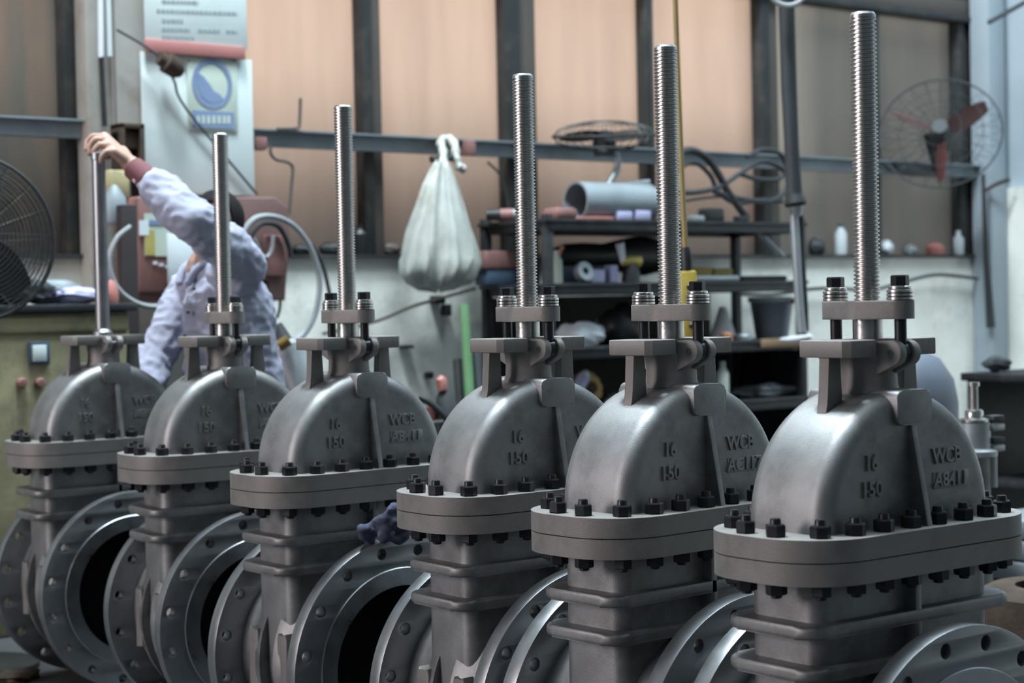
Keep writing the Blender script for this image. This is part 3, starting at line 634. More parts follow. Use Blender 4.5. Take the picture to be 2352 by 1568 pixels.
# large pipe offcut on the top shelf
z0 = SH[0]; pr_ = 0.092; pc = onY(1322, 455, 6.36)
po = thing('pipe_offcut', (pc.x, pc.y, z0)); mb = MB(); ex = mx_to((pc.x, 6.36, z0 + pr_ + 0.001), (0, 1, 0), (0, 0, 1), (1, 0, 0))
mb.lathe([(pr_*0.90, 0.0), (pr_, 0.0), (pr_, 0.46), (pr_*0.90, 0.46), (pr_*0.90, 0.0)], 40, ex, cap=False); keep(mb.obj('pipe_wall', 'rail'), po)
mb = MB().lathe([(0.0, 0.40), (pr_*0.9, 0.40), (pr_*0.9, 0.41), (0, 0.41)], 40, ex, cap=False); keep(mb.obj('end_plug', 'rubber'), po)
tag(po, 'large grey pipe offcut lying open-ended on the top rack shelf', 'pipe')
shelf_box('rag_bundle', 1282, 1332, 0.055, 0, 6.26, 0.12, 'redbrown', 'dark red cloth bundle in front of the pipe offcut', 'cloth', 0.02)
shelf_box('carton', 1422, 1456, 0.042, 0, 6.27, 0.06, 'lilac', 'small lilac carton on the top rack shelf, the left of the pair', 'carton')
shelf_box('carton', 1464, 1498, 0.048, 0, 6.27, 0.06, 'lilac', 'small lilac carton on the top rack shelf, right behind the stem', 'carton')
shelf_box('card_sheet', 1350, 1412, 0.016, 0, 6.27, 0.10, 'salmon', 'flat pinkish card lying on the top rack shelf', 'card', 0.003)
for i, px in enumerate((1386, 1466)):
    x = onY(px, 500, 6.42).x; o = MB().lathe([(0, 0), (0.018, 0), (0.02, 0.03), (0.012, 0.055), (0, 0.06)], 14, Matrix.Translation((x, 6.40 if i == 0 else 6.36, SH[0] + 0.001 + (0.0 if i == 0 else 0.05)*0))).obj('fitting', 'brass')
    tag(o, ('brass fitting beside the open end of the pipe offcut', 'brass fitting between the two lilac cartons')[i], 'fitting')
shelf_box('metal_block', 1628, 1668, 0.075, 0, 6.34, 0.08, 'blackplastic', 'black metal block on the top rack shelf under the cables', 'block', 0.015)
shelf_box('metal_block', 1596, 1622, 0.032, 0, 6.30, 0.05, 'galv', 'small grey block left of the black metal block', 'block', 0.008)
shelf_box('metal_block', 1700, 1724, 0.035, 0, 6.30, 0.05, 'blackplastic', 'small black block at the foot of the slanting cable', 'block', 0.008)
# tool on the left end of the top shelf
tp = thing('hand_tool', onY(1150, 505, 6.62)); a_, b2 = onY(1118, 496, 6.62), onY(1200, 490, 6.50)
a_.z = b2.z = SH[0] + 0.035
keep(MB().tube([a_, a_*0.6 + b2*0.4], [0.024, 0.030], 12).obj('handle', 'blackplastic'), tp); keep(MB().tube([a_*0.6 + b2*0.4, a_*0.25 + b2*0.75], 0.028, 12).obj('grip_band', 'redbrown'), tp); keep(MB().tube([a_*0.25 + b2*0.75, b2], [0.026, 0.018], 12).obj('nose', 'greyhose'), tp)
tag(tp, 'hand tool with black handle on the left end of the rack', 'tool')
# second shelf
shelf_box('crate', 1118, 1240, 0.075, 1, 6.58, 0.10, 'bluebox', 'dull blue crate on the second rack shelf, left end', 'crate')
o = shelf_box('case', 1114, 1236, 0.085, 1, 6.575, 0.10, 'redbrown', 'red brown case stacked on the dull blue crate', 'case'); o.location.z += 0.077; o.name = 'tool_case'
shelf_bottle('bottle', 1279, 0.026, 0.155, 1, 6.33, 'palegreen', 'pale green bottle beside the front left rack post', 'palegreen')
shelf_box('bin', 1292, 1420, 0.085, 1, 6.42, 0.16, 'bluebox', 'wide dull blue bin behind the small parts on the second shelf', 'bin')
z1 = SH[1]
o = MB().lathe([(0.018, -0.02), (0.046, -0.02), (0.05, 0), (0.046, 0.02), (0.018, 0.02), (0.018, -0.02)], 24, mx_to((onY(1340, 630, 6.3).x, 6.30, z1 + 0.052), (1, 0, 0), (0, 0.3, 0.95), (0, -0.95, 0.3)), cap=False).obj('ring_gear', 'galv'); tag(o, 'silver ring part standing on the second rack shelf', 'ring')
shelf_box('parts_box', 1356, 1390, 0.065, 1, 6.30, 0.07, 'lilac', 'lilac parts box on the second shelf right of the silver ring', 'box')
shelf_box('parts_box', 1402, 1420, 0.085, 1, 6.30, 0.05, 'lilac', 'narrow lilac parts box beside the yellow tool', 'box')
yt = thing('nozzle_gun', (onY(1448, 620, 6.3).x, 6.30, z1)); x = yt.location.x
MB().tube([(-0.05, 0, 0.10), (0.0, 0, 0.105), (0.05, -0.01, 0.10)], [0.018, 0.024, 0.03], 12).obj('barrel', 'ochre', yt); MB().tube([(0.0, 0, 0.0), (0.005, 0, 0.05), (0.01, 0, 0.10)], [0.045, 0.042, 0.02], 14).obj('cup', 'blackplastic', yt); MB().tube([(-0.045, 0, 0.10), (-0.065, 0, 0.19)], [0.014, 0.022], 10).obj('nozzle', 'paper', yt)
tag(yt, 'yellow spray gun with black cup and white nozzle on the rack', 'spray gun')
sk = MB().sphere((0, 0, 0), (0.46, 0.08, 0.085), 24, 10)
sk.v = [(x*(1 + 0.1*math.sin(9*x + 5*z)), y, z*(1 + 0.25*math.sin(11*x))) for x, y, z in sk.v]
o = sk.obj('black_sack', 'blackplastic', None, 80); o.location = (onY(1440, 580, 6.58).x, 6.62, z1 + 0.14); o.name = 'sack'; tag(o, 'lumpy black sack lying at the back of the second shelf', 'sack')
shelf_box('yellow_case', 1588, 1636, 0.075, 1, 6.40, 0.12, 'yellow', 'yellow case on the second shelf behind the pendant', 'case')
shelf_box('carton', 1640, 1684, 0.07, 1, 6.40, 0.12, 'ochre', 'ochre carton on the second shelf next to the right rear post', 'carton')
shelf_box('bar_stock', 1600, 1700, 0.03, 1, 6.27, 0.04, 'galv', 'short bright bar on the front edge of the second shelf', 'bar', 0.01)
shelf_box('bar_stock', 1706, 1810, 0.028, 1, 6.30, 0.05, 'rubber', 'long dark bar on the right of the second shelf', 'bar', 0.012)
hk = MB().tube([onY(1278, 598, 6.42), onY(1292, 566, 6.42)], 0.009, 8).obj('screwdriver', 'orange'); tag(hk, 'orange handled screwdriver standing in the blue bin', 'screwdriver')
# third shelf
z2 = SH[2]
bk = thing('bucket', (onY(1772, 700, 6.42).x, 6.42, z2 + 0.001))
MB().lathe([(0, 0), (0.085, 0), (0.114, 0.20), (0.108, 0.20), (0.08, 0.01), (0, 0.01)], 32, cap=False).obj('pail', 'pail', bk); MB().lathe([(0.110, 0.188), (0.124, 0.190), (0.124, 0.214), (0.112, 0.216), (0, 0.216)], 32).obj('rim', 'white', bk)
MB().sphere((0.03, -0.122, 0.19), 0.014, 10, 6).obj('rim_plug', 'salmon', bk)
tag(bk, 'grey bucket with a white rim on the third rack shelf', 'bucket')
fn = MB().lathe([(0.0, 0), (0.075, 0), (0.07, 0.01), (0.018, 0.17), (0.0, 0.172)], 24).obj('funnel', 'paper'); fn.location = (onY(1660, 720, 6.40).x, 6.40, z2 + 0.001); tag(fn, 'white cone funnel upside down left of the grey bucket', 'funnel')
od = MB().lathe([(0, 0), (0.032, 0), (0.032, 0.035), (0.026, 0.042), (0, 0.042)], 20).obj('lid', 'orange'); od.location = (onY(1668, 760, 6.28).x, 6.28, z2 + 0.001); tag(od, 'small orange lid in front of the white funnel', 'lid')
od = MB().lathe([(0, 0), (0.05, 0), (0.05, 0.02), (0.04, 0.03), (0, 0.03)], 20).obj('lid', 'galv'); od.location = (onY(1705, 760, 6.30).x, 6.30, z2 + 0.001); tag(od, 'flat grey lid between the orange lid and the bucket', 'lid')
wd = MB().box((onY(1750, 780, 6.2).x, 6.185, z2 - 0.04), (onY(1848, 780, 6.2).x, 6.21, z2 + 0.004), 0.003).obj('timber_strip', 'wood'); tag(wd, 'worn wooden strip along the front edge of the third shelf', 'strip')
wt = MB().tube(spline([onZ(1794, 780, z2 + 0.007), onZ(1826, 779, z2 + 0.012), onZ(1866, 772, z2 + 0.03)], 5), [0.008 + 0.008*math.sin(i*0.3) for i in range(11)], 8).obj('paper_scrap', 'paper'); tag(wt, 'curled white paper scrap at the right end of the third shelf', 'paper')
# third-shelf cloth, gear and bag at the left
def lump(name, c, r, seed, mt, lab, cat, amp=0.25, nu=24, nv=14):
    rn = random.Random(seed); ph = [rn.uniform(0, 6.28) for _ in range(6)]
    mb = MB().sphere((0, 0, 0), r, nu, nv); out = []
    for x, y, z in mb.v:
        ax, ay, az = x/r[0], y/r[1], z/r[2]
        k = 1 + amp*(math.sin(4*ax + ph[0])*math.sin(5*ay + ph[1]) + 0.6*math.sin(9*az + 6*ax + ph[2])*math.sin(7*ay + ph[3]))
        out.append((x*k, y*k, z*k))
    mb.v = out; o = mb.obj(name, mt, None, 80, weld=True); o.location = c; tag(o, lab, cat); return o
lump('cloth', (onY(1345, 765, 6.32).x, 6.34, z2 + 0.055), (0.13, 0.07, 0.06), 3, 'paper', 'crumpled white cloth on the third shelf left of the black bag', 'cloth', 0.22)
lump('tool_bag', (onY(1436, 800, 6.4).x, 6.42, z2 + 0.07), (0.13, 0.09, 0.12), 5, 'blackplastic', 'slumped black bag on the third shelf behind the fourth valve', 'bag', 0.15)
lump('knob', (onY(1390, 730, 6.5).x, 6.52, z2 + 0.11), (0.035, 0.03, 0.03), 5, 'greyhose', 'round grey knob above the crumpled white cloth', 'knob', 0.05)
# lower shelf
z3 = SH[3]
gw = thing('gear_wheel', (onY(1352, 880, 6.34).x, 6.36, z3 + 0.095)); mg = mx_to((0, 0, 0), (1, 0, 0), (0, 0.2, 0.98), (0, -0.98, 0.2))
gp = []
for i in range(48): rr = 0.085 if i % 4 < 2 else 0.075; gp.append((rr*math.cos(2*PI*i/48), rr*math.sin(2*PI*i/48)))
MB().prism(gp, -0.025, 0.025, mg, 0.003).obj('rim', 'brass', gw); MB().lathe([(0.0, 0.05), (0.03, 0.05), (0.03, -0.04)], 20, mg).obj('hub', 'rust', gw)
tag(gw, 'brown brass gear wheel standing on the lowest visible rack shelf', 'gear')
cb = thing('spray_can', (onY(1318, 860, 6.34).x, 6.30, z3 + 0.02)); MB().tube([(-0.06, 0, 0.0), (0.03, 0, 0.14)], 0.03, 16).obj('can', 'lilac', cb); MB().tube([(0.03, 0, 0.14), (0.045, 0, 0.165)], [0.028, 0.012], 14).obj('cap', 'paper', cb); tag(cb, 'pale spray can leaning against the brass gear wheel', 'can')
lump('parts_heap', (onY(1770, 890, 6.4).x, 6.40, z3 + 0.03), (0.22, 0.10, 0.035), 11, 'galv', 'low heap of grey metal scraps on the lowest visible shelf', 'scrap', 0.3)
shelf_bottle('bottle', 1655, 0.032, 0.20, 3, 6.28, 'palegreen', 'pale green bottle behind the yoke of the second valve from right', 'palegreen')
lump('cable_heap', (onY(1410, 905, 6.3).x, 6.36, z3 + 0.03), (0.13, 0.08, 0.04), 21, 'blackplastic', 'dark heap of cable on the lowest shelf right of the gear wheel', 'cable', 0.3)
# tilted desk fan above the rack, on a bent arm from the pipe
def fan_cage(parent, R, depth, mxf, wires, mt, r=0.003, rings=(0.35, 0.7), rim=None):
    for sgn in (1, -1):
        mb = MB()
        for k in range(wires):
            a = 2*PI*k/wires; pts = [(R*q*math.cos(a), R*q*math.sin(a), sgn*depth*(1 - q*q)**0.5*1.0) for q in (0.12, 0.4, 0.7, 0.9, 1.0)]
            mb.tube(pts, r*0.55, 4, False, mxf)
        for q in rings: mb.tube([(R*q*math.cos(2*PI*j/40), R*q*math.sin(2*PI*j/40), sgn*depth*(1 - q*q)**0.5) for j in range(40)], r*0.7, 5, False, mxf, True)
        mb.lathe([(0, sgn*depth), (R*0.13, sgn*depth), (R*0.13, sgn*depth*0.95), (0, sgn*depth*0.95)], 20, mxf, cap=False)
        keep(mb.obj('guard', mt), parent)
    mb = MB().tube([(R*math.cos(2*PI*j/56), R*math.sin(2*PI*j/56), 0) for j in range(56)], rim or r*2.0, 8, False, mxf, True); keep(mb.obj('guard_rim', mt), parent)
def fan_blade(R, ang, mxf, w=0.32, tw=0.5, r0=0.12):
    vs = []; n = 8
    for i in range(n + 1):
        q = r0 + (0.88 - r0)*i/n; ww = w*(0.35 + 0.65*math.sin(PI*min(1, 0.15 + 0.75*i/n)))*R
        for s in (-1, 1):
            x, y, z = R*q, s*ww*0.5, s*ww*0.5*tw
            for t in (0.002, -0.002): vs.append((x*math.cos(ang) - y*math.sin(ang), x*math.sin(ang) + y*math.cos(ang), z + t))
    fs = []
    for i in range(n):
        a, b_ = i*4, (i+1)*4; fs += [(a, a+2, b_+2, b_), (a+1, b_+1, b_+3, a+3), (a, b_, b_+1, a+1), (a+2, a+3, b_+3, b_+2)]
    fs += [(0, 1, 3, 2), (n*4, n*4+2, n*4+3, n*4+1)]
    return MB().add(vs, fs, mxf)
def frame(c, nrm):
    n = Vector(nrm).normalized(); x = n.cross(Vector((0, 0, 1))).normalized() if abs(n.z) < 0.95 else n.cross(_f0).normalized(); y = n.cross(x); return mx_to(c, x, y, n)
cd = onY(1388, 312, 6.52); ft = thing('rack_fan', cd); mf = frame(cd, -_f0*0.10 + Vector((0, 0, 1)))
fan_cage(ft, 0.255, 0.075, mf, 30, 'blackplastic', 0.0035)
for k in range(3): keep(fan_blade(0.255, 0.4 + k*2.094, mf, 0.62, 0.35).obj('blade', 'blackplastic'), ft)
keep(MB().lathe([(0, -0.10), (0.05, -0.10), (0.06, -0.05), (0.05, 0.02), (0, 0.03)], 20, mf).obj('motor', 'rubber'), ft)
keep(MB().tube(spline([cd + Vector((0, 0, -0.10)), onY(1412, 352, 6.50), onY(1418, 385, 6.50), onY(1402, 418, 6.50), onY(1396, 428, 6.50)], 6), 0.018, 10).obj('arm', 'galv'), ft)
keep(MB().tube([onY(1380, 428, 6.50), onY(1440, 426, 6.50), onY(1490, 418, 6.50)], [0.016, 0.022, 0.014], 10).obj('clamp_bar', 'galv'), ft)
tag(ft, 'black caged fan tilted face-up above the pipe offcut', 'fan')
# cable bundle
for pts, lab, r in (([(1540, 420), (1556, 360), (1586, 345), (1622, 362), (1650, 400), (1672, 440), (1700, 480), (1716, 500)], 'dark cable arching over and sloping down to the top shelf', 0.020),
                    ([(1530, 440), (1590, 442), (1650, 430), (1700, 398), (1750, 370), (1800, 392), (1810, 430), (1770, 462), (1700, 456), (1640, 440)], 'thick dark cable coil sagging along the rail', 0.014),
                    ([(1545, 400), (1590, 372), (1630, 400), (1650, 440), (1690, 466), (1740, 460), (1796, 462)], 'dark cable passing under the thick coil', 0.013),
                    ([(1700, 400), (1745, 412), (1790, 410), (1804, 380), (1790, 352), (1750, 344), (1716, 360)], 'upper cable loop beside the hanging black hose', 0.013),
                    ([(1550, 470), (1580, 460), (1640, 452), (1690, 452)], 'greenish cable end lying above the top shelf', 0.008)):
    o = MB().tube(spline([onY(x, y, 6.55) for x, y in pts], 6), r, 8).obj('cable', 'rubber'); tag(o, lab, 'cable')
# ------------------------------------------------------------------ hanging pendant, hose and reel
pn = thing('pendant_control', onD(1590, 800, 5.4)); top = onD(1551, 0, 5.4); up = Vector((top.x, top.y, 8.95))
keep(MB().tube([up, top, onD(1558, 200, 5.4), onD(1566, 400, 5.4), onD(1574, 572, 5.4)], 0.0085, 8).obj('cable', 'yellowcable'), pn)
keep(MB().tube([onD(1574, 568, 5.4), onD(1576, 590, 5.4), onD(1578, 626, 5.4)], [0.014, 0.020, 0.018], 12).obj('strain_relief', 'blackplastic'), pn)
a_, b2 = onD(1579, 622, 5.4), onD(1594, 868, 5.4)
zz = (b2 - a_).normalized(); xx = zz.cross(_f0).normalized(); yy = zz.cross(xx)
keep(MB().box((-0.026, -0.022, 0), (0.026, 0.022, (b2 - a_).length), 0.008, mx_to(a_, xx, yy, zz)).obj('handset', 'yellow'), pn)
for k in range(4): keep(MB().lathe([(0.009, 0), (0.009, 0.008), (0.006, 0.011), (0, 0.011)], 12, mx_to(a_ + zz*(0.05 + 0.06*k) - _f0*0.022, _R, _U, -_f0)).obj('button', 'blackplastic'), pn)
tag(pn, 'yellow pendant control hanging on an ochre cable behind a valve stem', 'pendant')
hh = thing('air_hose', onD(1838, 760, 7.0)); t0 = onD(1806, 0, 7.0)
keep(MB().tube([Vector((t0.x, t0.y, 8.95)), t0, onD(1812, 200, 7.0), onD(1818, 330, 7.0), onD(1824, 450, 7.0)], [0.034, 0.034, 0.033, 0.030, 0.034], 12).obj('upper_hose', 'rubber'), hh)
keep(MB().tube([onD(1824, 446, 7.0), onD(1827, 466, 7.0), onD(1828, 474, 7.0)], [0.034, 0.046, 0.04], 14).obj('coupling', 'blackplastic'), hh)
keep(MB().tube([onD(1827, 470, 7.0), onD(1829, 498, 7.0)], [0.034, 0.020], 12).obj('clamp', 'galv'), hh)
keep(MB().tube(spline([onD(1824, 494, 7.0), onD(1830, 600, 7.0), onD(1836, 700, 7.0), onD(1842, 764, 7.0)]), 0.018, 10).obj('lower_hose', 'galv'), hh)
keep(MB().tube(spline([onD(1838, 494, 7.02), onD(1842, 600, 7.02), onD(1848, 700, 7.02), onD(1850, 760, 7.02)]), 0.014, 10).obj('lower_hose', 'rubber'), hh)
tag(hh, 'black air hose hanging from above with a grey lower double hose', 'hose')
rc = onD(1810, -32, 6.9); rl = MB().tube([rc + _R*0.078*math.cos(2*PI*i/32) + _U*0.078*math.sin(2*PI*i/32) for i in range(32)], 0.011, 8, False, None, True).obj('guide_ring', 'greyhose'); tag(rl, 'pale guide ring around the black air hose at the top edge', 'ring')
# ------------------------------------------------------------------ wall fan at the right
fc = onY(2160, 305, 6.56); wf = thing('wall_fan', fc); mw = frame(fc, (-_f0 + _R*(-0.30) + Vector((0, 0, 0.42))))
fan_cage(wf, 0.352, 0.09, mw, 24, 'rubber', 0.0028, (0.35, 0.7))
for k in range(3): keep(fan_blade(0.352, 0.55 + 1.047 + k*2.094, mw, 0.20, 1.6).obj('blade', 'fanred'), wf)
keep(MB().lathe([(0, 0.05), (0.05, 0.05), (0.06, 0.0), (0.07, -0.06), (0.06, -0.16), (0, -0.17)], 24, mw).obj('motor', 'rubber'), wf)
keep(MB().tube([fc + Vector((0.02, 0.12, 0)), onY(2150, 385, 6.70), onY(2150, 400, 6.78)], 0.02, 8).obj('bracket', 'rubber'), wf)
keep(MB().box((-0.16, -0.03, -0.03), (0.16, 0.03, 0.03), 0.006, Matrix.Translation(onY(2110, 392, 6.74))).obj('mounting_plate', 'rubber'), wf)
tag(wf, 'round wall fan with three maroon blades on the right of the rail', 'fan')
# ------------------------------------------------------------------ odds and ends on the sill
ZS = SILL + 0.014
def sill_item(px, r, h, mt, lab, cap='bluebox', Y=6.93): return shelf_bottle('bottle', px, r, h, 0, Y, mt, lab, cap, ZS)
sill_item(1932, 0.036, 0.185, 'clear', 'tall pale bottle with blue cap on the window sill', 'bluebox', 6.88)
sill_item(2202, 0.034, 0.15, 'clear', 'short cloudy bottle on the sill beside the end post', 'paper', 6.88)
sill_item(828, 0.034, 0.14, 'blackplastic', 'black bottle on the sill left of the dark window post', 'blackplastic', 6.88)
for px, r, mt, lab in ((1880, (0.055, 0.05, 0.05), 'rubber', 'dark lump on the sill left of the tall pale bottle'), (2038, (0.06, 0.05, 0.045), 'paper', 'crumpled white paper on the sill right of the tall stem'), (2096, (0.045, 0.04, 0.035), 'greyhose', 'grey lump on the sill left of the red can'),
                       (770, (0.07, 0.05, 0.03), 'rubber', 'flat dark rag on the sill beside the third stem'), (700, (0.06, 0.05, 0.025), 'rubber', 'dark scrap on the sill right of the thick hose'), (900, (0.06, 0.05, 0.03), 'brownsteel', 'brown lump on the sill beside the plastic bag')):
    x = onY(px, 590, 6.9).x; lump('sill_lump', (x, 6.92, ZS + r[2]*0.9), r, px, mt, lab, 'scrap', 0.15)
rcn = MB().lathe([(0, 0), (0.06, 0), (0.066, 0.02), (0.066, 0.05), (0.03, 0.075), (0, 0.078)], 24).obj('oil_can', 'salmon'); rcn.location = (onY(2148, 580, 6.92).x, 6.93, ZS); tag(rcn, 'faded red round can on the sill under the wall fan', 'can')
hose('wall_cable', [(1700, 676), (1780, 676), (1860, 664), (1920, 662), (2000, 666), (2060, 652), (2140, 632), (2200, 634), (2262, 642)], 0.010, 'rubber', 'black cable running along the white wall at the right', Y=6.81)
o = MB().tube([onY(2258, 400, 6.69), onY(2266, 600, 6.69), onY(2276, 752, 6.69)], [0.012, 0.018, 0.028], 10).obj('drain_pipe', 'rubber'); tag(o, 'dark upright pipe at the corner of the white walls', 'pipe')
o = MB().tube(spline([onY(2260, 440, 6.69), onY(2286, 424, 6.66), onY(2318, 412, 6.62)]), 0.012, 8).obj('pipe_elbow', 'rust'); tag(o, 'short rusty pipe bending toward the rail end', 'pipe')
o = MB().tube([onY(2270, 52, 6.45), onY(2400, -20, 6.3)], 0.014, 8).obj('wall_conduit', 'rubber'); tag(o, 'dark conduit slanting across the grey wall in the top corner', 'conduit')
# ------------------------------------------------------------------ left: olive machine, pedestal fan
def fuse(mb, voxel, smooth=3, noise=None):
    me = mb.mesh('tmp'); o = bpy.data.objects.new('tmp', me); COL.objects.link(o)
    md = o.modifiers.new('r', 'REMESH'); md.mode = 'VOXEL'; md.voxel_size = voxel
    dg = bpy.context.evaluated_depsgraph_get(); out = bpy.data.meshes.new_from_object(o.evaluated_get(dg), depsgraph=dg)
    bpy.data.objects.remove(o)
    bm = bmesh.new(); bm.from_mesh(out)
    for _ in range(smooth): bmesh.ops.smooth_vert(bm, verts=bm.verts, factor=0.5, use_axis_x=True, use_axis_y=True, use_axis_z=True)
    if noise:
        bm.normal_update()
        for v in bm.verts: v.co += v.normal * noise(v.co)
    bm.to_mesh(out); bm.free(); out.materials.clear(); return out
def limb(mb, pts, rs, n=14):
    pts = [Vector(p) for p in pts]
    for i in range(len(pts) - 1): mb.tube([pts[i], pts[i+1]], [rs[i], rs[i+1]], n)
    for p, r in zip(pts, rs): mb.sphere(p, r, n, 8)
    return mb
OY = 5.98; oz = onY(150, 698, OY).z; ox1 = onY(300, 800, OY).x; ox0 = 1.75
om = thing('machine_cabinet', (ox0, OY, 0))
keep(MB().box((ox0, OY, 0.0), (ox1, 6.55, oz - 0.03), 0.012).obj('cabinet', 'olive'), om)
keep(MB().box((ox0 - 0.02, OY - 0.03, oz - 0.03), (ox1 + 0.02, 6.57, oz), 0.006).obj('top', 'black'), om)
keep(MB().box((ox0 + 0.01, OY - 0.012, oz - 0.10), (ox1 - 0.01, OY, oz - 0.045), 0.004).obj('fascia', 'olive'), om)
keep(pxbox(MB(), 68, 784, 116, 838, OY - 0.015, 0.02, 0.006).obj('gauge_frame', 'bluebox'), om)
keep(pxbox(MB(), 76, 792, 108, 830, OY - 0.020, 0.01, 0.003).obj('gauge_face', 'white'), om)
for x in (48, 90):
    c_ = onY(x, 879, OY); keep(MB().lathe([(0.019, 0), (0.019, 0.012), (0.014, 0.026), (0, 0.027)], 18, mx_to(c_, (1, 0, 0), (0, 0, 1), (0, -1, 0))).obj('push_button', 'redbrown'), om)
tag(om, 'grimy olive machine cabinet with gauge and two red buttons', 'machine')
for px, r, mt, lab in ((30, (0.14, 0.10, 0.05), 'rubber', 'dark greasy rag heap on the olive cabinet, left'), (110, (0.13, 0.08, 0.045), 'rail', 'grey metal chip heap on the olive cabinet'), (178, (0.10, 0.08, 0.03), 'lilac', 'pale purple rag on the olive cabinet beside the smooth stem')):
    yy_ = 6.42 if px == 110 else 6.2; x = onY(px, 660, yy_).x; lump('rag_heap', (x, yy_, oz + r[2]*1.05), r, px, mt, lab, 'scrap', 0.22)
x = onY(255, 650, 6.15).x; o = MB().lathe([(0, 0), (0.024, 0), (0.028, 0.02), (0.024, 0.06), (0.012, 0.085), (0, 0.088)], 16).obj('bottle_stopper', 'salmon'); o.location = (x, 6.15, oz + 0.001); tag(o, 'bright red stopper on the olive cabinet behind the smooth stem', 'stopper')
fcl = onD(-67, 545, 5.55); pf = thing('pedestal_fan', (fcl.x, fcl.y, 0)); mfl = frame(fcl, -_f0*0.72 + _R*0.45 + Vector((0, 0, 0.10)))
RF = 0.268
fan_cage(pf, RF, 0.085, mfl, 18, 'blackplastic', 0.0024, [0.16 + 0.05*i for i in range(17)], 0.007)
for k in range(3): keep(fan_blade(RF, 0.2 + k*2.094, mfl, 0.45, 0.5).obj('blade', 'rubber'), pf)
keep(MB().lathe([(0, 0.02), (0.05, 0.02), (0.07, -0.08), (0.06, -0.2), (0, -0.21)], 24, mfl).obj('motor', 'rubber'), pf)
keep(MB().tube([(fcl.x, fcl.y + 0.06, 0.03), (fcl.x, fcl.y + 0.06, fcl.z)], 0.02, 12).obj('pole', 'rubber'), pf)
keep(MB().lathe([(0, 0.0), (0.20, 0.0), (0.20, 0.02), (0.04, 0.05), (0, 0.05)], 28, Matrix.Translation((fcl.x, fcl.y + 0.06, 0))).obj('base', 'blackplastic'), pf)
tag(pf, 'black caged pedestal fan cut by the left edge', 'fan')
# ------------------------------------------------------------------ worker
from mathutils import noise as mnoise
M['skin'] = mat('skin', (0.43, 0.27, 0.215), 0.55, 0, 0.05, 14)
M['shirt'] = mat('pale_lavender_cotton', (0.34, 0.35, 0.45), 0.9, 0, 0.05, 12, 0.15, 180)
M['cuff'] = mat('maroon_cotton', (0.17, 0.065, 0.075), 0.9, 0, 0.08, 14)
M['hair'] = mat('black_hair', (0.010, 0.009, 0.010), 0.85, 0, 0.2, 40, 0.4, 150, spec=0.2)
M['trousers'] = mat('dark_work_trousers', (0.04, 0.045, 0.06), 0.9, 0, 0.12, 9)
hc = onD(497, 524, 5.70)                                   # head centre
fwd = Vector((-0.86, -0.50, -0.16)).normalized(); lft = Vector((0, 0, 1)).cross(fwd).normalized(); upv = fwd.cross(lft).normalized()
HM = mx_to(hc, fwd, lft, upv)
hip = onD(545, 940, 5.78); ch = onD(522, 700, 5.72); nb_ = onD(486, 622, 5.72)
shL = onD(556, 612, 5.60); shR = onD(440, 668, 5.86)
wrL = onD(300, 378, 5.48); elL = onD(442, 506, 5.36)
elR = onD(352, 826, 5.74); wrR = onD(330, 905, 5.60)
sk = MB()
sk.sphere((-0.012, 0, 0.025), (0.092, 0.074, 0.088), 24, 16, HM)      # cranium
sk.sphere((0.022, 0, -0.045), (0.066, 0.058, 0.066), 20, 14, HM)      # face
sk.sphere((0.058, 0, -0.085), (0.026, 0.028, 0.022), 14, 10, HM)      # chin
sk.tube([HM @ Vector((0.078, 0, 0.012)), HM @ Vector((0.102, 0, -0.030)), HM @ Vector((0.082, 0, -0.036))], [0.008, 0.014, 0.010], 10)   # nose
sk.sphere((0.080, 0, -0.060), (0.012, 0.022, 0.006), 12, 8, HM); sk.sphere((0.078, 0, -0.070), (0.012, 0.019, 0.006), 12, 8, HM)           # lips
for s in (1, -1):
    sk.sphere((-0.005, s*0.074, -0.015), (0.018, 0.009, 0.032), 12, 10, HM)                                                                # ears
    sk.sphere((0.070, s*0.028, 0.022), (0.014, 0.022, 0.007), 12, 8, HM)                                                                   # brows
limb(sk, [HM @ Vector((-0.01, 0, -0.06)), nb_], [0.054, 0.058])
limb(sk, [nb_, ch, hip], [0.085, 0.125, 0.125])
limb(sk, [shL, elL, wrL], [0.050, 0.042, 0.0295]); limb(sk, [shR, elR, wrR], [0.050, 0.042, 0.028])
limb(sk, [shL, nb_, shR], [0.055, 0.07, 0.055])
hipL = hip + Vector((0.0, -0.10, -0.02)); hipR = hip + Vector((0.0, 0.10, -0.02))
for h, dx in ((hipL, 0.02), (hipR, -0.04)):
    limb(sk, [h, (h.x + dx - 0.02, h.y, 0.45), (h.x + dx + 0.03, h.y, 0.08), (h.x + dx - 0.14, h.y, 0.035)], [0.085, 0.055, 0.042, 0.032])
# left hand closing over the stem cap
fing = [((240, 314, 5.500), (214, 313, 5.500), (199, 327, 5.500), (198, 343, 5.490)), ((243, 321, 5.475), (218, 320, 5.470), (205, 336, 5.465), (205, 355, 5.460)),
        ((250, 334, 5.452), (228, 332, 5.445), (216, 346, 5.440), (215, 362, 5.440)), ((261, 349, 5.436), (244, 348, 5.428), (234, 359, 5.424), (231, 372, 5.424))]
for f_ in fing:
    P_ = [onD(*q) for q in f_]
    limb(sk, [wrL, P_[0]], [0.025, 0.0165], 10); limb(sk, P_, [0.0130, 0.0112, 0.0100, 0.0085], 10)
limb(sk, [wrL, onD(282, 346, 5.535), onD(262, 352, 5.53), onD(246, 362, 5.505)], [0.022, 0.017, 0.013, 0.010], 10)
P_ = [wrR, wrR + Vector((-0.05, 0.0, -0.05)), wrR + Vector((-0.09, 0.0, -0.08))]
limb(sk, P_, [0.03, 0.036, 0.028], 10)
